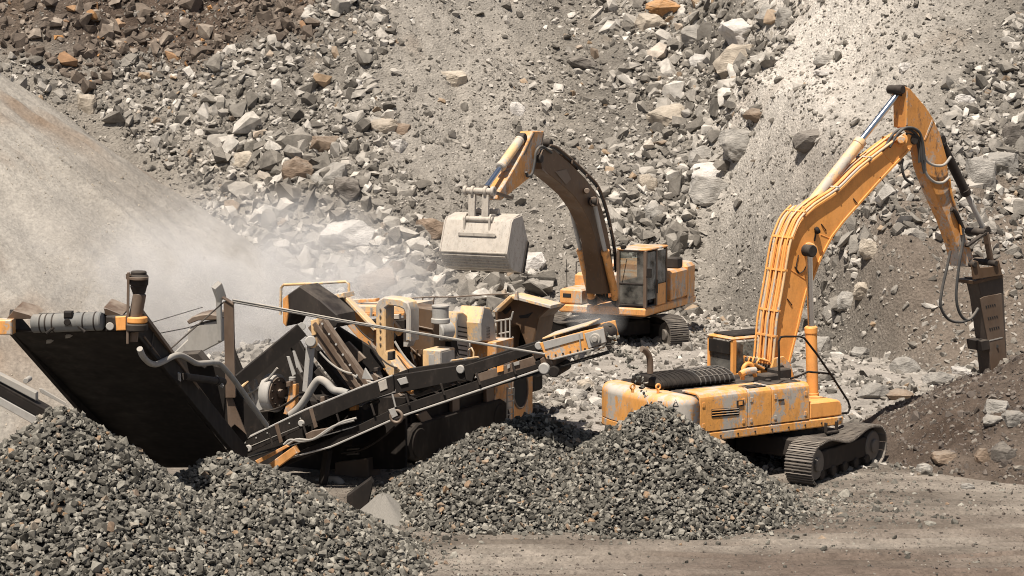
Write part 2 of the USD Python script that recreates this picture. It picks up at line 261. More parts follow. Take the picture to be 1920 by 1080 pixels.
def place(name, src, pos, q, sc, **kw):
    p = stage.DefinePrim(free('/World', name), 'Mesh'); p.GetReferences().AddInternalReference(src); x = UsdGeom.Xformable(p)
    x.AddTranslateOp().Set(Gf.Vec3d(*map(float, pos))); x.AddOrientOp().Set(Gf.Quatf(*map(float, q))); x.AddScaleOp().Set(Gf.Vec3f(*map(float, sc))); tag(p, **kw); return p
r2 = np.random.default_rng(5)
told = {}
for i, (u, v) in zip(big, proj(P[big])):
    if not (-20 < u < 1940 and -10 < v < 760): continue
    k = min(range(len(MARKS)), key=lambda k: math.hypot(MARKS[k][0] - u, MARKS[k][1] - v)); told.setdefault((k, side_of(u - MARKS[k][0], v - MARKS[k][1])), []).append((math.hypot(MARKS[k][0] - u, MARKS[k][1] - v), i, u, v))
for (k, s), l in told.items():
    for o, (_, i, u, v) in enumerate(sorted(l)):
        place('broken_rock', f"/World/_class/{'cliff' if face[i] else 'rock'}_{i % 14}", P[i], Q[i], size[i] * r2.uniform(.8, 1.15, 3), label=f'broken rock {ORD[o]} {s} the {MARKS[k][2]}', cat='rock', group='large broken rocks on the slope')

# boulders that can be told apart: pixel they are seen at, width and height there, colour, description
BOULDERS = [
    (1392, 52, 76, 62, 'white', 'tall pale boulder at the head of the chute beside the bright sand'), (1385, 112, 84, 62, 'tan', 'broad pale slab just below the tall boulder at the chute head'),
    (1252, 14, 74, 36, 'orange', 'orange stained slab at the top edge of the rubble chute'), (1222, 42, 56, 36, 'tan', 'tan block just under the orange stained slab'),
    (1255, 218, 80, 48, 'tan', 'wide flat tan boulder in the chute above the bucket excavator'), (1388, 268, 76, 54, 'grey', 'big grey boulder on the left edge of the bright sand'),
    (1335, 322, 72, 36, 'white', 'white painted lit top of the grey block in the chute'), (1336, 356, 84, 52, 'grey', 'grey block under the white painted lit top in the chute'),  # one boulder; its sunlit top is built as a separate white piece
    (1318, 294, 52, 46, 'grey', 'grey boulder just above the white painted block top in the chute'), (1090, 120, 54, 28, 'dark', 'dark flat rock on the sandy strip above the bucket excavator boom'),
    (1522, 262, 64, 42, 'dark', 'lone dark rock on the bright sand left of the hammer excavator boom'), (850, 148, 48, 32, 'tan', 'pale rock high on the sandy strip above the raised bucket'),
    (722, 236, 50, 32, 'tan', 'tan rock at the left edge of the sandy strip'), (752, 242, 36, 22, 'brown', 'rusty dark rock leaning on the tan rock at the sandy strip'),
    (647, 438, 100, 52, 'white', 'long white slab in the rubble left of the raised bucket'), (560, 318, 64, 54, 'brown', 'brown angular boulder in the middle of the left rubble'),
    (615, 330, 66, 54, 'grey', 'grey boulder leaning against the brown angular boulder'), (646, 356, 56, 52, 'dark', 'dark boulder on the lower right of the leaning grey boulder'),
    (608, 275, 54, 40, 'brown', 'brown block above the leaning grey boulder'), (460, 300, 48, 36, 'tan', 'tan wedge in the rubble above the dusty mound crest'),
    (163, 197, 32, 44, 'tan', 'upright tan rock near the top of the dusty mound'), (668, 158, 28, 22, 'white', 'small white cube of rock below the blasted face'),
    (970, 206, 28, 32, 'white', 'white upright rock on the sandy strip above the arm of the bucket excavator'), (745, 275, 36, 30, 'white', 'white rock in the scree to the left of the bucket arm'),
    (710, 532, 78, 62, 'brown', 'big brown boulder right behind the crusher rail'), (812, 430, 62, 46, 'brown', 'brown slab touching the left side of the raised bucket'),
    (1000, 492, 44, 38, 'white', 'pale boulder at the right side of the raised bucket'), (1420, 216, 52, 28, 'brown', 'rusty brown rock at the sand edge of the chute'),
    (1547, 112, 40, 22, 'grey', 'small grey rock cluster piece on the bright sand'), (1545, 137, 36, 14, 'white', 'thin white flake on the bright sand'),
    (1697, 128, 22, 22, 'white', 'small white rock on the sand above the boom tip'), (1440, 26, 44, 38, 'grey', 'grey rock beside the tall pale boulder at the top'),
    (1474, 30, 34, 34, 'grey', 'grey rock at the upper right end of the chute'), (1300, 66, 44, 42, 'grey', 'grey rock left of the tall pale boulder'),
    (1316, 116, 42, 32, 'white', 'pale rock left of the broad slab at the chute head'), (1215, 345, 34, 40, 'tan', 'tan block in the chute right of the bucket excavator boom'),
    (1230, 400, 44, 38, 'grey', 'grey block in the chute over the cab roof'), (1810, 186, 32, 20, 'white', 'white rock on the sand right of the boom tip'),
    (1905, 258, 44, 60, 'dark', 'dark boulder high on the right end of the slope'), (1880, 310, 60, 50, 'grey', 'grey boulder below the dark one on the right end'),
    (1838, 330, 50, 70, 'grey', 'tall grey rock right beside the arm of the hammer excavator'), (1634, 466, 46, 36, 'tan', 'tan rock behind the middle of the hammer excavator boom'),
    (1590, 566, 46, 38, 'grey', 'grey block right of the lifting cylinder rod'), (1620, 545, 40, 32, 'tan', 'tan block beside the grey block right of the lifting cylinder'),
    (1540, 650, 40, 40, 'grey', 'grey rock just right of the yellow lifting cylinder'), (1612, 662, 34, 24, 'grey', 'flat grey rock on the brown slope between boom and hammer'),
    (1700, 690, 54, 40, 'grey', 'grey rock standing in the foot row left of the white rock'), (1640, 736, 60, 36, 'grey', 'broad grey rock at the left part of the foot row'),
    (1692, 742, 60, 22, 'brown', 'flat brown slab at the bottom of the foot row'), (1765, 712, 64, 36, 'grey', 'grey rock under the white rock of the foot row'),
    (1805, 698, 36, 22, 'white', 'white rock left of the hammer tip'), (1872, 764, 44, 30, 'grey', 'grey rock on the top of the brown earth bank'),
    (1862, 790, 36, 24, 'grey', 'broad grey rock on the face of the brown earth bank'), (1905, 785, 40, 30, 'grey', 'grey rock at the right end of the brown earth bank'),
    (1775, 858, 50, 22, 'brown', 'long brown stone at the foot of the brown earth bank'), (1735, 880, 30, 22, 'grey', 'small grey stone left of the long stone at the bank foot'),
    (1842, 858, 26, 36, 'brown', 'brown upright stone at the bank foot'), (1882, 850, 40, 46, 'dark', 'dark boulder low in the brown earth bank'),
    (1815, 913, 24, 14, 'grey', 'single grey stone lying on the haul road'), (1085, 742, 30, 26, 'grey', 'grey rock on the pit floor behind the gravel piles'),
    (1100, 722, 34, 24, 'tan', 'pale rock on the pit floor under the conveyor head'), (1395, 700, 26, 18, 'grey', 'grey rock behind the cab of the hammer excavator')]
for k, (u, v, w, h, tone, lab) in enumerate(BOULDERS):
    c = hit(u, v + .22 * h); s = w / FPX * c[1] * 1.12; hz = h / FPX * c[1] * 1.15
    m = boulder_mesh(300 + k, (1, .8, .75)); e = m.extents; m.vertices = m.vertices * np.array([s / e[0], s * .85 / e[1], hz / e[2]]) + (c + [0, .15 * s, .12 * hz])
    solo('boulder', m, m_boulder[tone], 22, lab, 'boulder')

# ---------------------------------------------------------------- gravel piles
m_grit = rock_mat('road_grit', [(0, (.05, .04, .033)), (.6, (.11, .09, .075)), (1, (.2, .18, .15))], 12, dust=.1, bump=.004)
m_core = M('gravel_gap_shade', {'p': ('principled_bsdf', {'base_color': (.014, .012, .010), 'roughness': 1.0})}, [])  # near black core paints the shade in the gaps between stones
def cone_h(x, y, cs):
    z = np.full(np.shape(x), -9.0)
    for cx, cy, hz, k, ex in cs: z = smax(z, hz - k * (np.sqrt(((x - cx) / ex) ** 2 + (y - cy) ** 2 + .05) - .22), .12)
    return z
def pile(label, cs, seed, spacing, size, box, n_parts=230):
    fn = lambda x, y: cone_h(x, y, cs) + .16 * fb(x, y, 1.1, 3, seed) + .05 * fb(x, y, 4, 2, seed + 1)
    x0, x1, y0, y1 = box; rg = np.random.default_rng(seed)
    T = thing('gravel_pile', ((x0 + x1) / 2, (y0 + y1) / 2, 0), label, 'gravel pile')
    xs, ys = np.arange(x0, x1, .09), np.arange(y0, y1, .09); X, Y = np.meshgrid(xs, ys); Z = fn(X, Y) - .05; n, m = X.shape
    f = np.arange(n * m).reshape(n, m); f = np.stack([f[:-1, :-1], f[:-1, 1:], f[1:, 1:], f[1:, :-1]], -1).reshape(-1, 4); v = np.stack([X, Y, Z], -1).reshape(-1, 3)
    f = f[v[f][:, :, 2].max(1) > -.12]; u = np.unique(f); re = -np.ones(len(v), int); re[u] = np.arange(len(u))
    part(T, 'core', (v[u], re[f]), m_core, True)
    N = int((x1 - x0) * (y1 - y0) / spacing ** 2 * 1.35); x, y = rg.uniform(x0, x1, N), rg.uniform(y0, y1, N); z = fn(x, y); nr = normals(fn, x, y, .1)
    k = (z > -.02) & (rg.uniform(0, 1, N) < 1 / nr[:, 2] * .8); skirt = (z > -.55) & ~k & (rg.uniform(0, 1, N) < .10 * np.exp(np.minimum(z, 0) * 4))
    z = np.where(z > 0, z, h_floor(x, y)); k = k | skirt; x, y, z, nr = x[k], y[k], z[k], nr[k]
    pos = np.stack([x, y, z], 1); s = size * np.minimum(np.exp(rg.normal(size=len(x)) * .42), 2.4); q = rand_q(rg, len(x), nr, .8); pos = pos + nr * (s * rg.uniform(.0, .42, len(x)))[:, None]
    pr = proj(pos); seen = (pr[:, 0] > 0) & (pr[:, 0] < 1920) & (pr[:, 1] < 1080) & ((nr * (EYE - pos)).sum(1) > 0)
    o = np.argsort(-np.where(seen, s / pos[:, 1], 0)); A, B = o[:n_parts], o[n_parts:]
    for i in A:
        p = stage.DefinePrim(free(T.path, 'stone'), 'Mesh'); p.GetReferences().AddInternalReference(f'/World/_class/gravel_{i % 14}'); xf = UsdGeom.Xformable(p); w = pos[i] - T.base
        xf.AddTranslateOp().Set(Gf.Vec3d(*map(float, w))); xf.AddOrientOp().Set(Gf.Quatf(*map(float, q[i]))); xf.AddScaleOp().Set(Gf.Vec3f(*[float(s[i])] * 3))
    instancer(free(T.path, 'small_stones'), PROTO, m_gravel, pos[B] - T.base, s[B], q[B], rg)
    return len(x)
for i, m in enumerate(PROTO): klass(f'gravel_{i}', m, m_gravel)
n = pile('tall dark gravel pile under the head drum of the main conveyor', [(-7.95, 35.5, 3.12, .82, 1), (-9.9, 34.6, 2.6, .70, 1)], 201, .050, .078, (-14, -3.2, 30, 40))
n += pile('low wide gravel pile in front of the tail of the side conveyor', [(-5.35, 37.6, 1.88, .64, 1.0), (-4.7, 37.2, 1.74, .64, 1.05)], 202, .048, .074, (-9, -1.0, 32, 41))
n += pile('rounded gravel pile in the middle left of the pointed pile', [(-.33, 42.0, 1.66, .66, 1.0), (.5, 41.7, 1.28, .64, 1.2)], 203, .045, .066, (-3.6, 4, 38.6, 44.6))
n += pile('pointed gravel pile under the discharge of the side conveyor', [(3.0, 41.8, 2.12, .74, 1.0)], 204, .045, .066, (-.6, 6.8, 38.4, 45.2))
n += pile('shaded gravel ridge behind the rounded pile below the conveyor', [(.5, 43.6, 1.62, .62, 1.2), (1.6, 43.5, 1.25, .62, 1.3)], 205, .050, .068, (-2.6, 5, 42.6, 48), 120)
print('gravel', n)
# loose stones on the floor
K = 34000; x, y = r2.uniform(-4, 13, K), r2.uniform(34, 47, K); w = np.exp(-((x - 5.4) / 2.1) ** 2 - ((y - 42.0) / 1.9) ** 2) * 1.5 + .07 * np.clip(fb(x, y, .4, 3, 12) * 3 + .5, 0, 1) + .5 * np.exp(-((x + 2.2) / 1.2) ** 2 - ((y - 38) / 1.6) ** 2)
k = r2.uniform(0, 1, K) < w; x, y = x[k], y[k]; z = h_floor(x, y)
instancer(free('/World', 'loose_stones'), PROTO, m_gravel, np.stack([x, y, z], 1), .06 * np.exp(r2.normal(size=len(x)) * .5), rand_q(r2, len(x)), r2, 'loose crushed stones strewn over the haul road', 'stones')
K = 26000; x, y = r2.uniform(-3, 16, K), r2.uniform(45, 74, K); k = (r2.uniform(0, 1, K) < .2 + np.clip(fb(x, y, .5, 3, 13) * 3 + .3, 0, 1)) & (h_floor(x, y) > H(x, y) - .02); x, y = x[k], y[k]
instancer(free('/World', 'floor_rubble'), PROTO, m_rubble, np.stack([x, y, h_floor(x, y) + .01], 1), np.minimum(.13 * np.exp(r2.normal(size=len(x)) * .55), .7), rand_q(r2, len(x)), r2, 'broken rubble spread over the pit floor behind the piles', 'rubble')
K = 22000; x, y = r2.uniform(9, 19, K), r2.uniform(43.5, 57, K); z = h_bank(x, y); k = (z > .02) & (r2.uniform(0, 1, K) < .75); x, y, z = x[k], y[k], z[k]
instancer(free('/World', 'bank_stones'), PROTO, m_grit, np.stack([x, y, z], 1), np.minimum(.05 * np.exp(r2.normal(size=len(x)) * .65), .35), rand_q(r2, len(x)), r2, 'small brown stones bedded in the earth bank', 'stones')
K = 14000; x, y = r2.uniform(-20, -3, K), r2.uniform(45, 66, K); z = h_mound(x, y); k = (z > .05) & (r2.uniform(0, 1, K) < np.clip(fb(x, y, .5, 3, 47) * 4 + .4, .05, 1)); x, y, z = x[k], y[k], z[k]
instancer(free('/World', 'mound_stones'), PROTO, m_boulder['tan'], np.stack([x, y, z], 1), .03 * np.exp(r2.normal(size=len(x)) * .5), rand_q(r2, len(x)), r2, 'small pale stones scattered on the dusty mound', 'stones')
K = 30000; x, y = r2.uniform(-5, 14, K), r2.uniform(33, 47, K); k = r2.uniform(0, 1, K) < np.clip(fb(x * .5, y * 1.5, .5, 4, 14) * 3 + .45, .05, 1); x, y = x[k], y[k]
instancer(free('/World', 'road_grit'), PROTO[:5], m_grit, np.stack([x, y, h_floor(x, y) + .002], 1), .026 * np.exp(r2.normal(size=len(x)) * .5), rand_q(r2, len(x)), r2, 'fine dark grit lying on the haul road', 'grit')
# ---------------------------------------------------------------- paint and metal
def paint(name, base, dust=.35, grime=.3, chips=.25, rough=.45, spec=.4, peel=0.0, peelc=(.36, .325, .28), dustc=(.40, .34, .27), grimec=(.055, .042, .034), sc=1.6, metal=0.0, vary=.22):
    return M(name, {'g': ('geometry', {}), 'mp': ('mapping', {'scale': (1, 1, .45)}), 'n': ('noise_texture', {'scale': sc, 'detail': 7, 'roughness': .68}), 'n2': ('noise_texture', {'scale': sc * 2.7, 'detail': 8, 'roughness': .72}),
        'n3': ('noise_texture', {'scale': sc * 9, 'detail': 6, 'roughness': .7}), 'sx': ('separate_xyz', {}), 'up': ('map_range', {'from_min': -.1, 'from_max': .9, 'to_min': .12, 'to_max': 1.0}),
        'd1': ('map_range', {'from_min': .42, 'from_max': .62, 'to_min': .15, 'to_max': 1.0}), 'dm': ('math', {'math_type': 'multiply'}), 'dk': ('math', {'math_type': 'multiply', 'value2': dust}),
        'g1': ('map_range', {'from_min': .54, 'from_max': .66, 'to_min': 0, 'to_max': grime}), 'c1': ('map_range', {'from_min': .60, 'from_max': .64, 'to_min': 0, 'to_max': chips}),
        'v': ('map_range', {'from_min': .3, 'from_max': .7, 'to_min': 1 - vary, 'to_max': 1 + vary}), 'cc': ('combine_color', {}), 'b0': ('mix_color', {'blend_type': 'multiply', 'fac': 1.0, 'a': base}),
        'm1': ('mix_color', {'b': (.15, .085, .05)}), 'm2': ('mix_color', {'b': grimec}), 'm3': ('mix_color', {'b': dustc}),
        'p0': ('math', {'math_type': 'multiply_add', 'value2': .45}), 'p1': ('map_range', {'from_min': .735, 'from_max': .775, 'to_min': 0, 'to_max': peel}), 'm4': ('mix_color', {'b': peelc}), 'ro': ('map_range', {'from_min': .35, 'from_max': .65, 'to_min': rough, 'to_max': min(1, rough + .3)}), 'bu': ('bump', {'strength': .35, 'distance': .006}), 'p': ('principled_bsdf', {'metallic': metal, 'specular_ior_level': spec})},
        [('g.position', 'mp.vector'), ('mp.vector', 'n.vector'), ('mp.vector', 'n2.vector'), ('g.position', 'n3.vector'), ('g.normal', 'sx.vector'), ('sx.z', 'up.value'), ('n.fac', 'd1.value'), ('up.result', 'dm.value1'), ('d1.result', 'dm.value2'), ('dm.value', 'dk.value1'),
         ('n2.fac', 'g1.value'), ('n3.fac', 'c1.value'), ('n2.fac', 'v.value'), ('v.result', 'cc.r'), ('v.result', 'cc.g'), ('v.result', 'cc.b'), ('cc.color', 'b0.b'), ('n3.fac', 'p0.value1'), ('n.fac', 'p0.value3'), ('p0.value', 'p1.value'), ('p1.result', 'm4.fac'), ('b0.result', 'm4.a'), ('m4.result', 'm1.a'), ('c1.result', 'm1.fac'), ('m1.result', 'm2.a'), ('g1.result', 'm2.fac'),
         ('m2.result', 'm3.a'), ('dk.value', 'm3.fac'), ('m3.result', 'p.base_color'), ('n.fac', 'ro.value'), ('ro.result', 'p.roughness'), ('n3.fac', 'bu.height'), ('bu.normal', 'p.normal')])
ORANGE = (.70, .30, .072)
m_boom = paint('orange_paint', ORANGE, .22, .12, .10)
m_body = paint('worn_orange_paint', (.64, .29, .07), .55, .45, .4, sc=2.1, vary=.3, peel=.6)
m_old = paint('dusty_orange_paint', (.56, .255, .075), .5, .7, .5, peel=.45, vary=.3)
m_stick = paint('grimy_shaded_stick_paint', (.50, .22, .055), .3, .9, .5, sc=1.5, vary=.35, peel=.4)  # grime, with the shade under the hammer stick darkened into the paint
m_old2 = paint('grimy_shaded_orange_paint', (.09, .052, .028), .25, .95, .5, sc=1.2, spec=.25)  # grimy orange with the shade of boom, jaw box and hopper painted in
m_worn = paint('faded_orange_paint', (.64, .29, .07), .95, .3, .3, sc=1.5, dustc=(.42, .37, .31), peel=.95, vary=.3)
m_cream = paint('dusty_cream_lit_paint', (.60, .385, .185), .75, .4, .35, peel=.7, vary=.25)  # cream also paints sunlight on covers, hopper wings and chute edge
m_brown = paint('brown_steel', (.10, .066, .044), .45, .45, .3)
m_hammer = paint('hammer_steel', (.055, .042, .034), .3, .4, .3, spec=.3)
m_black = paint('black_paint_and_shade', (.014, .011, .009), .04, .3, .06, rough=.65, spec=.2)  # real black paint; also carries painted shade on main conveyor and crawlers
m_dark = paint('dark_steel', (.022, .017, .014), .16, .4, .1, rough=.65, spec=.25)
m_shoe = paint('track_steel', (.11, .095, .08), .42, .5, .2, rough=.55)
m_grey = paint('grey_steel', (.30, .285, .26), .6, .25, .2)
m_bucket = paint('worn_bucket_steel', (.36, .32, .27), .7, .5, .6, sc=1.8, vary=.35)
m_drum = paint('dusty_drum_rubber', (.14, .138, .13), .4, .1, .05, rough=.8, spec=.2)
m_rubber = paint('rubber', (.035, .034, .033), .35, .0, .0, rough=.7)
m_hose = paint('dusty_hose', (.25, .235, .21), .6, .2, .1, rough=.8)
m_chrome = M('chrome', {'p': ('principled_bsdf', {'base_color': (.62, .64, .66), 'metallic': 1.0, 'roughness': .22})}, [])
m_slot = M('vent_slot', {'p': ('principled_bsdf', {'base_color': (.012, .011, .010), 'roughness': .9})}, [])
m_inside = M('cab_trim', {'p': ('principled_bsdf', {'base_color': (.03, .03, .032), 'roughness': .7})}, [])
m_glass = M('window_glass', {'t': ('transparent_bsdf', {'color': (.55, .58, .57)}), 'g': ('glossy_bsdf', {'roughness': .08, 'color': (.9, .9, .9)}), 'd': ('diffuse_bsdf', {'color': (.4, .37, .32)}), 'f': ('fresnel', {'IOR': 1.5}), 'm': ('mix_closure', {}), 'g2': ('geometry', {}),
    'n': ('noise_texture', {'scale': 2.5, 'detail': 6}), 'mr': ('map_range', {'from_min': .35, 'from_max': .75, 'to_min': .02, 'to_max': .4}), 'm2': ('mix_closure', {})},
    [('f.fac', 'm.fac'), ('t.BSDF', 'm.closure1'), ('g.BSDF', 'm.closure2'), ('g2.position', 'n.vector'), ('n.fac', 'mr.value'), ('mr.result', 'm2.fac'), ('m.closure', 'm2.closure1'), ('d.BSDF', 'm2.closure2')], surface='m2.closure')

# ---------------------------------------------------------------- shapes
def parts(T, name, ms, mat, **k): return [part(T, name, [m], mat, **k) for m in ms]
def unit(v): v = np.asarray(v, float); return v / np.linalg.norm(v)
def prism(pts, vec, bev=.0):
    """A flat outline (points in the place) given the depth vec, its rims chamfered by bev."""
    pts = np.asarray(pts, float); vec = np.asarray(vec, float); L = np.linalg.norm(vec); n = vec / L; o = pts[0]
    ex = unit(pts[1] - pts[0]); ex = unit(ex - n * (ex @ n)); ey = np.cross(n, ex)
    q = np.stack([(pts - o) @ ex, (pts - o) @ ey], 1); off = (pts - o) @ n; off = off * 0
    if np.sum(q[:, 0] * np.roll(q[:, 1], -1) - q[:, 1] * np.roll(q[:, 0], -1)) < 0: q = q[::-1]
    m = len(q)
    def inset(d):
        a = q - np.roll(q, 1, 0); b = np.roll(q, -1, 0) - q; a /= np.linalg.norm(a, axis=1, keepdims=True) + 1e-9; b /= np.linalg.norm(b, axis=1, keepdims=True) + 1e-9
        na, nb = np.stack([-a[:, 1], a[:, 0]], 1), np.stack([-b[:, 1], b[:, 0]], 1); s = na + nb; s /= np.maximum((s * na).sum(1, keepdims=True), .35); return q + s * d
    if np.ndim(bev): b0, b1 = bev; rings = [(0, b0), (b0, 0)] + [(L - b1 + b1 * math.sin(t), b1 - b1 * math.cos(t)) for t in np.linspace(0, math.pi / 2, 5)]
    else: rings = [(0, 0), (L, 0)] if bev <= 0 else [(0, bev), (bev, 0), (L - bev, 0), (L, bev)]
    V = np.vstack([o + np.outer(r[:, 0], ex) + np.outer(r[:, 1], ey) + n * z for z, b in rings for r in [inset(b)]])
    F = []
    for k in range(len(rings) - 1):
        for i in range(m):
            j = (i + 1) % m; a, b, c, d = k * m + i, k * m + j, (k + 1) * m + j, (k + 1) * m + i; F += [(a, b, c), (a, c, d)]
    import mapbox_earcut as ec
    t = np.asarray(ec.triangulate_float64(inset(rings[0][1]), np.array([m], np.uint32)), int).reshape(-1, 3)
    if len(t):
        a = q[t]; s = np.sign(np.cross(a[:, 1] - a[:, 0], a[:, 2] - a[:, 0])); t = np.where(s[:, None] < 0, t[:, ::-1], t)
        F += [tuple(x[::-1]) for x in t] + [tuple(x + (len(rings) - 1) * m) for x in t]
    return trimesh.Trimesh(V, np.array(F), process=False)
def beam(p0, p1, w, h, up=(0, 0, 1), bev=.01):
    p0, p1 = np.asarray(p0, float), np.asarray(p1, float); d = unit(p1 - p0); s = np.cross(d, up)
    s = unit(s) if np.linalg.norm(s) > 1e-3 else np.array([1.0, 0, 0]); t = np.cross(s, d)
    return prism([p0 - s * w / 2 - t * h / 2, p0 + s * w / 2 - t * h / 2, p0 + s * w / 2 + t * h / 2, p0 - s * w / 2 + t * h / 2], p1 - p0, min(bev, w / 4, h / 4))
def cyl(p0, p1, r, n=20, bev=0, r1=None):
    p0, p1 = np.asarray(p0, float), np.asarray(p1, float); d = unit(p1 - p0); a = unit(np.cross(d, (0, 0, 1) if abs(d[2]) < .9 else (1, 0, 0))); b = np.cross(d, a); t = np.arange(n) * 2 * np.pi / n
    C = np.outer(np.cos(t), a) + np.outer(np.sin(t), b); r1 = r if r1 is None else r1; L = np.linalg.norm(p1 - p0); bev = min(bev, r * .5, L / 4)
    R = [(0, r - bev), (bev, r), (L - bev, r1), (L, r1 - bev)] if bev > 0 else [(0, r), (L, r1)]
    V = np.vstack([p0 + d * z + C * q for z, q in R] + [p0[None], p1[None]]); F = []; k = len(R)
    for j in range(k - 1):
        for i in range(n): a_, b_ = j * n + i, j * n + (i + 1) % n; F += [(a_, b_, b_ + n), (a_, b_ + n, a_ + n)]
    for i in range(n): F += [(k * n, (i + 1) % n, i), (k * n + 1, (k - 1) * n + i, (k - 1) * n + (i + 1) % n)]
    m = trimesh.Trimesh(V, np.array(F), process=False)
    if m.volume < 0: m.invert()
    return m
def spline(pts, k=8):
    p = np.asarray(pts, float); P = np.vstack([2 * p[0] - p[1], p, 2 * p[-1] - p[-2]]); out = []
    for i in range(1, len(P) - 2):
        for t in np.linspace(0, 1, k, endpoint=False):
            a, b, c, d = P[i - 1:i + 3]; out.append(.5 * (2 * b + (c - a) * t + (2 * a - 5 * b + 4 * c - d) * t * t + (3 * b - a - 3 * c + d) * t ** 3))
    return np.array(out + [p[-1]])
def tube(pts, r, n=8, smooth=0):
    p = spline(pts, smooth) if smooth else np.asarray(pts, float); T = np.gradient(p, axis=0); T /= np.linalg.norm(T, axis=1, keepdims=True)
    ref = np.array([.13, .37, .92]); V = []; t = np.arange(n) * 2 * np.pi / n; a = unit(np.cross(T[0], ref))
    for q, d in zip(p, T): a = unit(a - d * (a @ d)); b = np.cross(d, a); V.append(q + r * (np.outer(np.cos(t), a) + np.outer(np.sin(t), b)))
    V = np.vstack(V + [p[:1], p[-1:]]); F = []; k = len(p)
    for j in range(k - 1):
        for i in range(n): x, y = j * n + i, j * n + (i + 1) % n; F += [(x, y, y + n), (x, y + n, x + n)]
    for i in range(n): F += [(k * n, (i + 1) % n, i), (k * n + 1, (k - 1) * n + i, (k - 1) * n + (i + 1) % n)]
    m = trimesh.Trimesh(V, np.array(F), process=False)
    if m.volume < 0: m.invert()
    return m
def ring(c, axis, R, r, n=28, k=8):
    axis = unit(axis); a = unit(np.cross(axis, (0, 0, 1) if abs(axis[2]) < .9 else (1, 0, 0))); b = np.cross(axis, a); t = np.linspace(0, 2 * np.pi, n + 1)
    return tube(np.asarray(c) + R * (np.outer(np.cos(t), a) + np.outer(np.sin(t), b)), r, k)
class Frame:
    """A machine's own axes: u forward, v to its left, w up."""
    def __init__(s, O, deg): s.O = np.array([O[0], O[1], 0.0]); a = math.radians(deg); s.h = np.array([math.cos(a), math.sin(a), 0]); s.l = np.array([-math.sin(a), math.cos(a), 0]); s.k = np.array([0, 0, 1.0])
    def P(s, u, v, w): return s.O + s.h * u + s.l * v + s.k * w
    def on_v(s, px, py, v): return on_plane(px, py, s.O + s.l * v, s.l)
    def on_u(s, px, py, u): return on_plane(px, py, s.O + s.h * u, s.h)
    def uvw(s, p): d = np.asarray(p) - s.O; return np.array([d @ s.h, d @ s.l, d[2]])
    def box(s, u0, u1, v0, v1, w0, w1, b=.015): return prism([s.P(u0, v0, w0), s.P(u1, v0, w0), s.P(u1, v1, w0), s.P(u0, v1, w0)], s.k * (w1 - w0), b)
    def side(s, uw, v0, v1, b=.015): return prism([s.P(u, v0, w) for u, w in uw], s.l * (v1 - v0), b)
    def plan(s, uv, w0, w1, b=.015): return prism([s.P(u, v, w0) for u, v in uv], s.k * (w1 - w0), b)
    def cross(s, vw, u0, u1, b=.01): return prism([s.P(u0, v, w) for v, w in vw], s.h * (u1 - u0), b)
    def side_px(s, px, v0, v1, b=.02): return prism([s.on_v(x, y, v0) for x, y in px], s.l * (v1 - v0), b)
def offset_path(P, nrm, side, d):
    """Shifts a path by d to one side in the plane whose normal is nrm."""
    P = np.asarray(P); T = np.gradient(P, axis=0); N = np.cross(np.broadcast_to(nrm, T.shape), T); N /= np.linalg.norm(N, axis=1, keepdims=True); return P + N * d * side

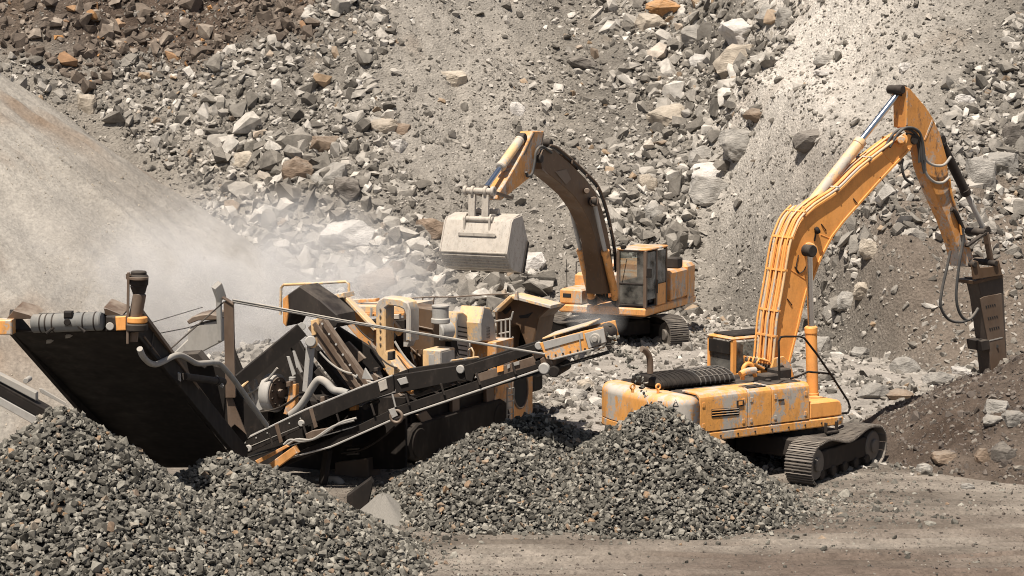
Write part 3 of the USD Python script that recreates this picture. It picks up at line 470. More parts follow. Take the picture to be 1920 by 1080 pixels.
# ---------------------------------------------------------------- tracks
def shoe_mesh(wid, pitch):
    bs = [(-pitch / 2 + .004, pitch / 2 - .004, 0, .028)] + [(x - .011, x + .011, .027, .058) for x in (-pitch * .36, -.01, pitch * .32)]
    return cat_m([trimesh.creation.box(bounds=((a, -wid / 2, z0), (b, wid / 2, z1))) for a, b, z0, z1 in bs])
def track(T, fr, v, L, Hh, wid, lift_front=.0, n=None, key=''):
    """One crawler track along u at offset v: shoes, frame, idler, sprocket, rollers."""
    K = group_part(T, 'track'); r = Hh / 2; a = L / 2 - r
    pts = [(-a + (2 * a) * t, 0) for t in np.linspace(0, 1, 40)] + [(a + r * math.sin(t), r - r * math.cos(t)) for t in np.linspace(0, math.pi, 24)[1:-1]] + \
          [(a - 2 * a * t, 2 * r - .09 * math.sin(math.pi * min(1, t * 1.0)) ** 2 + .05 * math.sin(3 * math.pi * t)) for t in np.linspace(0, 1, 40)] + [(-a - r * math.sin(t), r + r * math.cos(t)) for t in np.linspace(0, math.pi, 24)[1:-1]]
    p = np.array(pts + pts[:1]); s = np.r_[0, np.cumsum(np.linalg.norm(np.diff(p, axis=0), axis=1))]; n = n or int(s[-1] / .19); pitch = s[-1] / n
    kp = klass('track_shoe' + key, shoe_mesh(wid, pitch), m_shoe) if not stage.GetPrimAtPath('/World/_class/track_shoe' + key) else '/World/_class/track_shoe' + key
    for i in range(n):
        q = np.array([np.interp((i + .5) * pitch, s, p[:, k]) for k in (0, 1)]); q2 = np.array([np.interp(min(s[-1], (i + .5) * pitch + .02), s, p[:, k]) for k in (0, 1)]); d = q2 - q; d /= np.linalg.norm(d)
        t = fr.h * d[0] + fr.k * d[1]; nn = -(fr.h * -d[1] + fr.k * d[0]); y = np.cross(nn, t)
        pos = fr.P(q[0], v, q[1]) - K.base - nn * .0
        m4 = np.eye(4); m4[0, :3], m4[1, :3], m4[2, :3], m4[3, :3] = t, y, nn, pos
        x = stage.DefinePrim(free(K.path, 'track_shoe'), 'Mesh'); x.GetReferences().AddInternalReference(kp); UsdGeom.Xformable(x).AddTransformOp().Set(Gf.Matrix4d(*m4.ravel().tolist()))
    g = wid * .28
    part(K, 'track_frame', [fr.side([(-a, r * .55), (a, r * .55), (a, r * 1.35), (a * .8, r * 1.55), (-a * .8, r * 1.55), (-a, r * 1.35)], v - g, v + g, .02)], m_dark)
    part(K, 'chain', [fr.side([(x * .97 if abs(x) < a else x * .985, .05 + z * .93) for x, z in pts[::3]], v - .09, v + .09, .0)], m_dark, False)
    for x, nm in ((a, 'idler'), (-a, 'sprocket')): part(K, nm, [cyl(fr.P(x, v - g * 1.15, r), fr.P(x, v + g * 1.15, r), r * .80, 26, .03), cyl(fr.P(x, v - g * 1.5, r), fr.P(x, v + g * 1.5, r), r * .35, 20, .02)], m_shoe)
    for k in range(5): x = -a + 2 * a * (k + .5) / 5; part(K, 'roller', [cyl(fr.P(x, v - g * 1.2, .17), fr.P(x, v + g * 1.2, .17), .12, 16, .02)], m_dark)
    return K
def hyd(T, name, a, b, r, split, mb, rod=m_chrome, eye=None, ax=None):
    """A hydraulic cylinder from a (barrel end) to b (rod end)."""
    a, b = np.asarray(a), np.asarray(b); d = unit(b - a); L = np.linalg.norm(b - a); s = a + d * L * split; K = group_part(T, name)
    part(K, 'barrel', [cyl(a + d * r * .8, s, r, 24, .012), cyl(s - d * .16, s - d * .02, r * 1.12, 24, .01), cyl(a + d * r * .8, a + d * r * 1.5, r * 1.08, 24, .01)], mb)
    part(K, 'rod', [cyl(s, b, r * .55, 18)], rod)
    ax = np.asarray(ax if ax is not None else [0, 1.0, 0]); [part(K, 'pin_eye', [cyl(q - ax * r * 1.0, q + ax * r * 1.0, r * 1.05, 20, .02)], m_dark) for q in (a, b)]; return K
# ---------------------------------------------------------------- excavator with the hydraulic hammer
A1 = Frame((5.33, 46.25), 33)
U1 = Frame((6.36, 46.0), 54)
E1 = thing('excavator', (6.5, 46.2, 0), 'bright orange excavator with a hydraulic hammer on its arm beside the gravel piles', 'excavator')
for v in (-1.2, 1.2): track(E1, U1, v, 3.65, .88, .66, key='_wide')
part(E1, 'undercarriage', [U1.box(-.9, .9, -.9, .9, .42, .85, .05), cyl(U1.P(0, 0, .8), U1.P(0, 0, 1.08), .62, 32, .02)], m_dark)
us = lambda px: A1.uvw(A1.on_v(px, 770, -1.5))[0]
uS, uB, uC, uD = us(1312), us(1402), us(1447), us(1518); uE = us(1580)
W0, W1 = 1.20, 2.06
tail = [(uS, -1.5), (uS - .30, -1.49), (uS - .50, -1.42), (uS - .66, -1.22), (uS - .78, -.75), (uS - .82, 0), (uS - .78, .75), (uS - .66, 1.22), (uS - .50, 1.42), (uS - .30, 1.49), (uS, 1.5)]
part(E1, 'counterweight', [A1.plan(tail, W0 + .055, W1 - .02, (.02, .20))], m_worn, 40)
part(E1, 'counterweight_skirt', [A1.plan(tail, W0 - .16, W0 + .045, (.06, .012))], m_body, 40)
part(E1, 'body_core', [A1.box(uS + .01, uD - .01, -1.44, 1.44, 1.14, W1 - .05, .03), A1.box(uS + .3, uD + .5, -1.1, 1.1, 1.02, 1.2, .02)], m_dark)
prof = [(-1.5, W0 + .03), (-1.5, W1 - .15), (-1.485, W1 - .08), (-1.44, W1 - .025), (-1.36, W1), (-.85, W1 + .01), (-.85, W1 - .03), (-1.36, W1 - .04), (-1.45, W1 - .12), (-1.45, W0 + .03)]
for a, b, lab in ((uS, uB, None), (uB, uC, 'narrow side panel with slots on its top edge'), (uC, uD, None)): part(E1, 'side_panel', [A1.cross(prof, a + .012, b - .012, .006)], m_body, 25, lab)
part(E1, 'lower_rail', [A1.box(uS + .02, uE, -1.5, -1.36, W0 - .20, W0 + .005, .03), A1.box(uE - .1, uE + .02, -1.5, -.7, W0 - .2, W0, .03)], m_body)
part(E1, 'tool_box', [A1.side([(uD + .02, W0 + .02), (uE + .0, W0 + .02), (uE + .0, W0 + .22), (uE - .05, W0 + .33), (uE - .13, W0 + .38), (uD + .02, W0 + .39)], -1.49, -.7, .03)], m_boom)
# vents, latch, marks
def pane_px(T, name, fr, v, px, th, mat, **k): return part(T, name, [fr.side_px(px, v, v - th if v < 0 else v + th, .003)], mat, **k)
pane_px(E1, 'vent', A1, -1.502, [(1334, 767), (1386, 764), (1386, 778), (1334, 783)], .006, m_slot)
for k in range(3): pane_px(E1, 'vent_slat', A1, -1.508, [(1335, 768.5 + k * 5), (1385, 765.3 + k * 4.4), (1385, 766.8 + k * 4.4), (1335, 770 + k * 5)], .012, m_body)
pane_px(E1, 'latch', A1, -1.503, [(1381, 751), (1394, 750), (1394, 761), (1381, 762)], .02, m_dark); pane_px(E1, 'latch_plate', A1, -1.52, [(1385, 753), (1392, 752.5), (1392, 759), (1385, 760)], .01, m_boom)
for k in range(3): part(E1, 'top_slot', [A1.box(uB + .06, uC - .08, -1.40 + .13 * k, -1.33 + .13 * k, W1 + .004, W1 + .014, .002)], m_slot)
# worn lettering and a warning triangle on the counterweight
def cw_pt(px, py):
    best, bd = None, 1e9
    for (u0, v0), (u1, v1) in zip(tail[:-1], tail[1:]):
        p0, p1 = A1.P(u0, v0, 0), A1.P(u1, v1, 0); n = unit(np.cross(p1 - p0, (0, 0, 1))); q = on_plane(px, py, p0, n); t = ((q - p0) @ (p1 - p0)) / ((p1 - p0) @ (p1 - p0))
        if -.02 <= t <= 1.02 and q[1] < bd: best, bd = q + n * .006 * (1 if n[1] < 0 else -1), q[1]
    return best
def strokes(name, lines, r, mat):
    ms = []
    for l in lines:
        pts = [cw_pt(*p) for p in l]
        if all(p is not None for p in pts): ms.append(tube(pts, r, 6))
    if ms: part(E1, name, ms, mat)
strokes('worn_letter', [[(1214, 751), (1218, 760), (1222, 752)]], .014, m_grey); strokes('worn_letter', [[(1234, 752), (1234, 761)], [(1234, 752), (1241, 752)], [(1234, 756), (1239, 756)]], .010, m_grey)
strokes('warning_triangle', [[(1262, 761), (1267, 749), (1272, 761), (1262, 761)]], .008, m_dark)
# engine hood, lifting eyes, exhaust
v0, v1 = -.45, .65; u0, u1 = A1.uvw(A1.on_v(1187, 705, v1))[0] - .1, A1.uvw(A1.on_v(1380, 700, v0))[0]
arc = lambda g=0: [(v0 - g, W1)] + [((v0 + v1) / 2 - (abs(v1 - v0) / 2 + g) * math.cos(t) * (1 if True else 1), W1 + .06 + (.20 + g) * math.sin(t)) for t in np.linspace(.05, math.pi - .05, 10)] + [(v1 + g, W1)]
part(E1, 'engine_hood', [A1.cross(arc(), u0, u1, .05)], m_black, 50)
for k in range(8): u = u0 + (u1 - u0) * (.05 + .058 * 1.05 * k); part(E1, 'hood_rib', [A1.cross(arc(.022), u, u + .045, .008)], m_black, 50)
um = u0 + (u1 - u0) * .53
for k in range(8): u = um + (u1 - um - .06) * k / 7; part(E1, 'grille_bar', [A1.cross(arc(.022), u, u + .03, .006)], m_rubber, 50)
for k in range(4): v = v0 + .06 + .26 * k; z = W1 + .06 + .215 * math.sin(math.acos(max(-1, min(1, 1 - 2 * (v + .017 - v0) / (v1 - v0))))); part(E1, 'grille_bar', [A1.box(um, u1 - .03, v, v + .035, z - .02, z + .012, .004)], m_rubber)
for px in (1186, 1234): c = A1.on_v(px, 725, -.75); part(E1, 'lifting_eye', [ring(c + [0, 0, -.0], A1.l, .055, .022), cyl(c - [0, 0, .13], c - [0, 0, .05], .03, 10)], m_boom)
ex = [A1.on_v(x, y, -.3) for x, y in ((1219, 700), (1219, 682), (1217, 668), (1210, 657), (1203, 654))]; part(E1, 'exhaust_pipe', [tube(ex, .07, 14, 6)], m_brown, 50)
# cab
cu0, cu1, cv0, cv1, cz0, cz1 = .10, 1.75, .55, 1.5, 1.15, 2.88
Cb = group_part(E1, 'cab')
for u, v in ((cu0, cv0), (cu0, cv1 - .09), (cu1 - .09, cv0), (cu1 - .09, cv1 - .09)): part(Cb, 'cab_post', [A1.box(u, u + .10, v, v + .09, cz0, cz1 - .06, .02)], m_boom)
part(Cb, 'roof', [A1.plan([(cu0 - .03, cv0), (cu1, cv0), (cu1, cv1), (cu0 - .03, cv1)], cz1 - .075, cz1, .035)], m_body); part(Cb, 'roof_hatch', [A1.box(cu0 + .1, cu1 - .3, cv0 + .1, cv1 - .1, cz1, cz1 + .04, .015)], m_black)
part(Cb, 'rear_visor', [A1.box(cu0 - .04, cu0 + .0, cv0 + .1, cv1 - .1, cz1 - .40, cz1 - .1, .01)], m_black)
part(Cb, 'rear_window', [A1.box(cu0 + .02, cu0 + .035, cv0 + .08, cv1 - .08, 2.1, cz1 - .38, .002)], m_glass); part(Cb, 'side_window', [A1.box(cu0 + .10, cu1 - .1, cv0 + .02, cv0 + .035, 2.0, cz1 - .12, .002)], m_glass)
part(Cb, 'lower_shell', [A1.box(cu0 + .01, cu1, cv0 + .01, cv1, cz0, 2.05, .02)], m_boom); part(Cb, 'seat', [A1.box(.5, .95, .8, 1.25, 2.05, 2.25, .05), A1.box(.45, .6, .8, 1.25, 2.2, 2.7, .05)], m_inside)
# boom, arm
up = [(1450, 684), (1452, 664), (1455, 630), (1458, 598), (1466, 553), (1472, 518), (1477, 488), (1483, 456), (1491, 434), (1502, 411), (1528, 386), (1570, 358), (1611, 318), (1670, 272), (1690, 258), (1704, 250)]
lo = [(1714, 256), (1716, 268), (1708, 280), (1692, 297), (1647, 345), (1608, 389), (1584, 416), (1562, 445), (1541, 485), (1526, 525), (1515, 545), (1507, 575), (1498, 616), (1490, 648), (1482, 681), (1476, 706), (1458, 706)]
part(E1, 'boom', [A1.side_px(up + lo, -.30, .30, .02)], m_boom, 25)
part(E1, 'boom_flange', [prism([A1.on_v(x, y, -.325) + 0 for x, y in lo[2:15]] + [A1.on_v(x - 3, y - 2, -.325) for x, y in lo[2:15]][::-1], A1.l * .65, .004)], m_boom, 25)
parts(E1, 'boom_bracket', [A1.side_px([(1440, 712), (1452, 672), (1470, 668), (1484, 684), (1490, 712)], v, v + .06, .01) for v in (-.42, .36)], m_body)
part(E1, 'boom_foot_pin', [cyl(A1.on_v(1466, 692, -.5), A1.on_v(1466, 692, -.5) + A1.l * 1.0, .10, 20, .02)], m_dark)
for px, R in (((1517, 470), .19), ((1690, 262), .16)): part(E1, 'boom_boss', [cyl(A1.on_v(*px, -.30) + A1.l * .02, A1.on_v(*px, -.36), R, 28, .02), cyl(A1.on_v(*px, -.3), A1.on_v(*px, -.47), R * .6, 24, .02)], m_body)
part(E1, 'weld_seam', [tube([A1.on_v(x, y, -.302) for x, y in l], .010, 6) for l in (((1478, 503), (1516, 528)), ((1539, 440), (1563, 450)), ((1660, 292), (1680, 310)))], m_boom)
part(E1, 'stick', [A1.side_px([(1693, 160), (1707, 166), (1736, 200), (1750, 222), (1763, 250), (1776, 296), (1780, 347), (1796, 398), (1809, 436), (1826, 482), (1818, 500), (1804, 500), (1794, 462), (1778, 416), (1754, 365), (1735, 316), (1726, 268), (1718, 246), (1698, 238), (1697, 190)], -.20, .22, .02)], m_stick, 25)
part(E1, 'stick_rib', [A1.side_px(p, -.212, -.196, .004) for p in ([(1700, 170), (1703, 170), (1702, 235), (1699, 235)], [(1748, 224), (1751, 226), (1736, 262), (1733, 262)])], m_body)
parts(E1, 'stick_pin', [cyl(A1.on_v(1716, 262, -.34), A1.on_v(1716, 262, -.34) + A1.l * .72, .12, 22, .02), cyl(A1.on_v(1693, 168, -.23), A1.on_v(1693, 168, -.23) + A1.l * .48, .105, 22, .02)], m_dark)
hyd(E1, 'stick_cylinder', A1.on_v(1512, 394, 0), A1.on_v(1688, 170, 0), .135, .58, m_cream, ax=A1.l)
part(E1, 'cylinder_bracket', [A1.side_px([(1496, 418), (1506, 388), (1516, 384), (1528, 392), (1534, 402), (1516, 414)], v, v + .05, .01) for v in (-.21, .16)], m_boom)
for v in (-.56, .56): hyd(E1, 'lift_cylinder', A1.on_v(1524, 752, v) + A1.h * 0, A1.on_v(1517, 470, v) if v < 0 else A1.P(*(A1.uvw(A1.on_v(1517, 470, -.56)) * [1, 0, 1] + [0, v, 0])), .135, .50, m_boom, m_chrome, ax=A1.l) if v < 0 else hyd(E1, 'lift_cylinder', A1.P(*(A1.uvw(A1.on_v(1524, 752, -.56)) * [1, 0, 1] + [0, v, 0])), A1.P(*(A1.uvw(A1.on_v(1517, 470, -.56)) * [1, 0, 1] + [0, v, 0])), .135, .50, m_boom, m_chrome, ax=A1.l)
hyd(E1, 'bucket_cylinder', A1.on_v(1762, 262, 0) + [0, 0, 0], A1.on_v(1846, 432, 0), .115, .60, m_dark, m_grey, ax=A1.l)
parts(E1, 'linkage', [beam(A1.on_v(1848, 436, v), A1.on_v(1812, 462, v), .05, .12, A1.l) for v in (-.26, .26)] + [cyl(A1.on_v(1848, 436, -.3), A1.on_v(1848, 436, -.3) + A1.l * .64, .09, 18, .02)], m_dark)
part(E1, 'linkage_rod', [beam(A1.on_v(1848, 436, v), A1.on_v(1858, 492, v), .06, .16, A1.l) for v in (-.14, .16)], m_brown)
# pipes along the boom
base = [A1.on_v(x, y, -.30) for x, y in up]; base = np.vstack([[A1.on_v(1446, 694, -.30)], base]); bp = spline(base, 3); side = 1 if (offset_path(bp, A1.l, 1, .1)[12] - bp[12]) @ A1.h < 0 else -1
vs = [-.06, 0.02, .12, .21, .30, .40, .50, .58]
foot = lambda v, k: [A1.P(A1.uvw(bp[0])[0] - .02 - .05 * (k % 3), v - .3, 2.22), A1.P(A1.uvw(bp[0])[0] - .28 - .04 * (k % 3), v - .3, 2.34), A1.P(A1.uvw(bp[0])[0] - .34 - .03 * k, v - .3, 2.60)]
for k, v in enumerate(vs):
    n1 = len(bp) - 2 - 2 * (k % 3) if k < 5 else 33
    q = offset_path(bp, A1.l, side, .075 + .03 * (k % 2))[4:n1] + A1.l * v; q = np.vstack([foot(v, k)[2] * .35 + q[0] * .65 + A1.h * -.12 if k > 1 else q[0] - A1.h * .02, q])
    part(E1, 'boom_pipe', [tube(np.vstack([foot(v, k)[0:2], q]) if k > 1 else q, .026 if k % 2 else .032, 8)], m_boom if k % 3 else m_cream, 50)
ob = offset_path(bp, A1.l, side, .07)
for i in (9, 13, 19, 25, 31, 36, 40, 43): part(E1, 'pipe_clamp', [beam(ob[i] + A1.l * -.09, ob[i] + A1.l * (.60 if i < 33 else .42), .05, .10, unit(ob[i] - bp[i]), .006)] + [beam(bp[i] + A1.l * -.035, ob[i] + A1.l * -.035, .03, .03, A1.l, .003)], m_boom if i % 2 else m_hose)
for k, pts in enumerate(([(1668, 276), (1684, 250), (1702, 239), (1722, 246), (1730, 268), (1733, 300)], [(1655, 282), (1680, 246), (1705, 243), (1724, 262), (1729, 300), (1733, 325)], [(1660, 290), (1690, 256), (1712, 254), (1722, 276), (1724, 305)])):
    part(E1, 'hose', [tube([A1.on_v(x, y, -.36 + .05 * k) for x, y in pts], .035, 10, 6)], m_rubber, 60)
for k, pts in enumerate(([(1733, 290), (1738, 302), (1752, 310), (1770, 309), (1783, 294)], [(1733, 300), (1737, 326), (1752, 341), (1768, 342), (1780, 332)], [(1693, 297), (1691, 312), (1697, 334), (1712, 345)])):
    part(E1, 'hose', [tube([A1.on_v(x, y, -.30) for x, y in pts], .034, 10, 6)], m_hose if k < 2 else m_rubber, 60)
part(E1, 'stick_pipe', [tube([A1.on_v(x, y, -.25) for x, y in ((1780, 334), (1784, 365), (1796, 400), (1803, 440))], .03, 8, 4)], m_body, 60); part(E1, 'stick_pipe', [tube([A1.on_v(x, y, -.25) for x, y in ((1784, 392), (1792, 398), (1806, 430))], .055, 10, 4)], m_dark, 60)
for pts in ([(1805, 428), (1806, 450), (1798, 500), (1793, 555), (1800, 588), (1816, 600), (1834, 580)], [(1782, 470), (1776, 500), (1766, 545), (1764, 575), (1778, 598), (1800, 604), (1822, 596), (1834, 578)]):
    part(E1, 'hose', [tube([A1.on_v(x, y, -.28) for x, y in pts], .036, 10, 7)], m_rubber, 60)
for pts in ([(1500, 396), (1490, 404), (1480, 425), (1478, 448)], [(1504, 388), (1488, 396), (1474, 418), (1470, 446)], [(1508, 382), (1500, 384), (1486, 400), (1482, 420)]): part(E1, 'hose', [tube([A1.on_v(x, y, .05) for x, y in pts], .03, 8, 6)], m_hose, 60)
part(E1, 'work_lamp', [cyl(A1.on_v(1536, 430, -.40), A1.on_v(1529, 434, -.36), .085, 18, .02), beam(A1.on_v(1530, 434, -.36), A1.on_v(1527, 452, -.31), .03, .03)], m_black)
# hydraulic hammer
Hm = group_part(E1, 'hydraulic_hammer')
part(Hm, 'hammer_body', [A1.side_px([(1832, 522), (1881, 516), (1890, 706), (1860, 713), (1852, 640), (1841, 560)], -.22, .20, .015)], m_hammer, 25)
part(Hm, 'side_plate', [A1.side_px([(1838, 560), (1846, 556), (1878, 550), (1889, 704), (1861, 711), (1853, 640)], -.245, -.218, .006)], m_brown, 25)
part(Hm, 'head_plate', [A1.side_px([(1826, 527), (1882, 514), (1882, 520), (1827, 533)], -.30, .30, .01)], m_old2)
parts(Hm, 'lug', [A1.side_px([(1826, 524), (1822, 496), (1827, 488), (1834, 490), (1838, 502), (1862, 500), (1866, 488), (1873, 488), (1876, 498), (1880, 516)], v, v + .05, .008) for v in (-.33, .27)], m_old2)
for x, y in ((1829, 496), (1868, 494)): part(Hm, 'pin', [cyl(A1.on_v(x, y, -.38), A1.on_v(x, y, -.38) + A1.l * .74, .075, 18, .015)], m_dark)
for y0, x0 in ((573, 1848), (595, 1852), (615, 1855)):
    for k in range(5): part(Hm, 'notch', [A1.side_px([(x0 + 4 * k, y0 - k * .8), (x0 + 2.4 + 4 * k, y0 - k * .8), (x0 + 3.2 + 4 * k, y0 + 5 - k), (x0 + 1 + 4 * k, y0 + 5 - k)], -.252, -.244, .001)], m_slot)
part(Hm, 'wear_strip', [A1.side_px([(1855, 638), (1880, 632), (1880, 634), (1855, 640)], -.252, -.244, .001)], m_grey); part(Hm, 'foot_clamp', [A1.side_px([(1839, 640), (1855, 637), (1857, 655), (1842, 658)], -.26, .24, .01)], m_dark); part(Hm, 'retainer_hole', [cyl(A1.on_v(1869, 649, -.244), A1.on_v(1869, 649, -.252), .045, 14)], m_slot)
part(Hm, 'chisel', [cyl(A1.on_v(1875, 705, 0), A1.on_v(1879, 740, 0), .09, 16, 0, .05)], m_dark)
# handrail, hydraulic block
part(E1, 'handrail', [tube([A1.on_v(x, y, -1.25) for x, y in ((1461, 712), (1461, 690), (1460, 640), (1464, 632), (1472, 631), (1500, 631), (1508, 634), (1530, 662), (1560, 705), (1590, 752), (1594, 764), (1590, 774), (1579, 775))], .026, 8)], m_black, 60)
part(E1, 'handrail', [tube([A1.on_v(x, y, -1.2) for x, y in ((1482, 710), (1500, 704), (1515, 697), (1540, 699), (1564, 702))], .024, 8)], m_black, 60)
part(E1, 'valve_block', [A1.box(.35, .75, -.75, -.38, 2.0, 2.28, .03), A1.box(-.15, .3, -.9, -.5, 2.0, 2.2, .03)], m_dark)
part(E1, 'pump_pipe', [tube([A1.on_v(x, y, -.7) for x, y in ((1392, 712), (1394, 690), (1402, 682), (1410, 686), (1416, 706))], .05, 10, 6)], m_boom, 60); part(E1, 'pump_pipe', [tube([A1.on_v(x, y, -.8) for x, y in ((1388, 702), (1400, 696), (1416, 694))], .075, 10, 4)], m_body, 60)
# small things on the hammer machine
for u in np.linspace(uS + .1, uE - .15, 9): part(E1, 'bolt', [cyl(A1.P(u, -1.5, W0 - .1), A1.P(u, -1.515, W0 - .1), .022, 8)], m_dark)
for u in (uS + .1, uB - .12, uB + .1, uC + .1, uD - .12):
    for w in (W0 + .16, W1 - .24): part(E1, 'hinge', [A1.box(u - .035, u + .035, -1.515, -1.499, w - .05, w + .05, .004)], m_body)
part(E1, 'door_handle', [A1.box(uC + .18, uC + .34, -1.525, -1.5, W1 - .34, W1 - .30, .006)], m_dark)
part(E1, 'step', [A1.box(uE - .55, uE - .2, -1.62, -1.5, W0 - .34, W0 - .30, .006), A1.box(uE - .55, uE - .52, -1.58, -1.5, W0 - .34, W0 - .1, .004), A1.box(uE - .23, uE - .2, -1.58, -1.5, W0 - .34, W0 - .1, .004)], m_dark)
part(E1, 'fuel_cap', [cyl(A1.P(uC + .35, -.95, W1), A1.P(uC + .35, -.95, W1 + .07), .07, 18, .01)], m_dark)
part(E1, 'anti_slip_plate', [A1.box(uC + .05, uD - .1, -1.3, -.7, W1 + .006, W1 + .016, .002)], m_dark)
for k, (px, py) in enumerate(((1476, 560), (1490, 500), (1540, 420), (1600, 372), (1650, 332))): part(E1, 'grease_line', [tube([A1.on_v(px, py, -.31), A1.on_v(px + 6, py + 8, -.32), A1.on_v(px + 9, py + 12, -.31)], .012, 6)], m_dark)
part(E1, 'lamp_cable', [tube([A1.on_v(x, y, -.31) for x, y in ((1497, 478), (1493, 500), (1497, 512), (1506, 508), (1512, 498))], .012, 6, 5)], m_dark, 60)
# ---------------------------------------------------------------- excavator with the raised bucket
A2 = Frame((3.72, 66.37), math.degrees(math.atan2(-.90, -.44)))
U2 = Frame((3.05, 66.1), -62)
E2 = thing('excavator', (3.7, 66.3, 0), 'grimy orange excavator holding up a big bare steel bucket at the foot of the slope', 'excavator')
z2 = lambda px: [(780 + x / 2.2036, 200 + y / 2.2036) for x, y in px]      # outlines noted on an enlarged view
for v in (-1.45, 1.45): track(E2, U2, v, 4.4, 1.02, .70, key='_far')
part(E2, 'undercarriage', [U2.box(-1, 1, -1.1, 1.1, .45, .95, .05), cyl(U2.P(0, 0, .9), U2.P(0, 0, 1.3), .65, 32, .02)], m_dark)
part(E2, 'deck', [A2.box(-2.5, 1.95, -1.5, 1.5, 1.24, 1.50, .05)], m_old)
part(E2, 'belly', [A2.box(-2.3, 1.6, -1.2, 1.2, 1.12, 1.25, .02)], m_dark)
part(E2, 'counterweight', [A2.plan([(-1.7, -1.5), (-2.5, -1.45), (-3.0, -1.1), (-3.15, 0), (-3.0, 1.1), (-2.5, 1.45), (-1.7, 1.5)], 1.35, 2.60, .10)], m_old, 40)
parts(E2, 'engine_housing', [A2.box(-1.68, -.2, .55, 1.5, 1.5, 2.50, .08), A2.box(-1.68, -.2, -1.5, .5, 1.5, 2.35, .08)], m_old)
part(E2, 'tool_box', [A2.box(.3, 1.9, -1.49, -.72, 1.5, 2.0, .06)], m_old); part(E2, 'fuel_tank', [A2.box(-.2, .75, -1.49, -.55, 1.5, 2.42, .10)], m_old)
part(E2, 'tool_box_vent', [A2.box(1.895, 1.91, -1.38, -1.1, 1.72, 1.85, .003)], m_slot); part(E2, 'antenna', [tube([A2.P(1.4, -1.47, 1.9), A2.P(1.4, -1.5, 2.9)], .012, 6)], m_black)
part(E2, 'handrail', [tube([A2.P(.7, -1.46, 2.0), A2.P(.7, -1.46, 2.75), A2.P(-.3, -1.46, 2.75), A2.P(-.4, -1.46, 2.4)], .022, 8)], m_dark, 60)
part(E2, 'air_cleaner', [A2.box(-1.5, -1.05, 1.0, 1.4, 2.5, 2.85, .04)], m_dark)
Cc = group_part(E2, 'cab'); a0, a1, b0, b1, c0, c1 = .10, 1.9, .48, 1.5, 1.50, 3.38
for u, v, s in ((a1 - .10, b0, .10), (a1 - .10, b1 - .10, .10), (a0, b0, .10), (a0, b1 - .1, .10), (.95, b1 - .085, .09)): part(Cc, 'cab_post', [A2.box(u, u + s, v, v + s, c0, c1 - .05, .025)], m_brown if u > .5 else m_old2)
part(Cc, 'roof', [A2.plan([(a0 - .03, b0 - .02), (a1 - .05, b0 - .02), (a1 + .02, b0 + .08), (a1 + .02, b1 - .08), (a1 - .05, b1 + .01), (a0 - .03, b1 + .01)], c1 - .07, c1, .03)], m_old)
part(Cc, 'windscreen', [A2.box(a1 - .03, a1 - .018, b0 + .10, b1 - .10, 2.28, c1 - .10, .002)], m_glass); part(Cc, 'lower_windscreen', [A2.box(a1 - .03, a1 - .018, b0 + .10, b1 - .10, 1.62, 2.25, .002)], m_glass)
for z in (2.265, 1.58, c1 - .09): part(Cc, 'window_rail', [A2.box(a1 - .05, a1, b0 + .09, b1 - .09, z - .025, z + .025, .008)], m_dark)
part(Cc, 'door_window', [A2.box(1.04, a1 - .11, b1 - .035, b1 - .02, 1.75, c1 - .12, .002)], m_glass); part(Cc, 'side_window', [A2.box(a0 + .1, .95, b1 - .035, b1 - .02, 2.2, c1 - .12, .002)], m_glass)
part(Cc, 'rear_shell', [A2.box(a0 + .01, a0 + .05, b0, b1 - .02, c0, 2.2, .01), A2.box(a0 + .1, .95, b1 - .05, b1 - .01, c0, 2.18, .01)], m_old); part(Cc, 'inner_wall', [A2.box(a0 + .1, a1 - .1, b0 + .01, b0 + .03, c0, 2.3, .004), A2.box(a0 + .05, a0 + .07, b0 + .1, b1 - .1, 2.2, 3.2, .004)], m_inside)
part(Cc, 'floor', [A2.box(a0 + .05, a1 - .05, b0 + .02, b1 - .04, c0 + .01, c0 + .05, .01)], m_inside); part(Cc, 'seat', [A2.box(.55, 1.05, .75, 1.22, 1.75, 1.98, .05), A2.box(.48, .64, .75, 1.22, 1.95, 2.75, .05)], m_inside); part(Cc, 'console', [A2.box(1.0, 1.3, .62, .74, 1.6, 2.15, .03), A2.box(1.0, 1.3, 1.24, 1.36, 1.6, 2.15, .03)], m_inside)
part(Cc, 'wiper', [tube([A2.P(a1 - .01, b0 + .2, 2.3), A2.P(a1 - .01, b0 + .35, 3.05)], .012, 6)], m_black); part(Cc, 'mirror', [tube([A2.P(a1, b1, 2.5), A2.P(a1 + .15, b1 + .14, 2.6)], .012, 6), A2.box(a1 + .12, a1 + .16, b1 + .08, b1 + .24, 2.5, 2.8, .015)], m_black); part(Cc, 'roof_lamp', [A2.box(a1 - .1, a1 + .04, b0 + .15, b0 + .3, c1, c1 + .1, .02)], m_black); part(Cc, 'door_handle', [A2.box(1.0, 1.03, b1, b1 + .04, 1.9, 2.35, .01)], m_black)
B2 = z2([(528, 178), (545, 172), (575, 182), (640, 236), (700, 295), (742, 350), (772, 430), (792, 510), (808, 600), (815, 690), (812, 770), (765, 775), (764, 690), (757, 640), (745, 560), (720, 480), (690, 420), (650, 365), (600, 320), (548, 278), (520, 258), (512, 215)])
part(E2, 'boom', [A2.side_px(B2, .26, -.27, .02)], m_old2, 25)  # shade on the boom is put into its dark orange paint
parts(E2, 'boom_plate', [prism([A2.on_v(*p, .266) for p in z2([(575, 270), (620, 258), (640, 300), (618, 322)])], A2.l * .012, .004), prism([A2.on_v(*p, .266) for p in z2([(520, 262), (548, 284), (545, 278), (520, 250)])], A2.l * .01, .003)], m_brown)
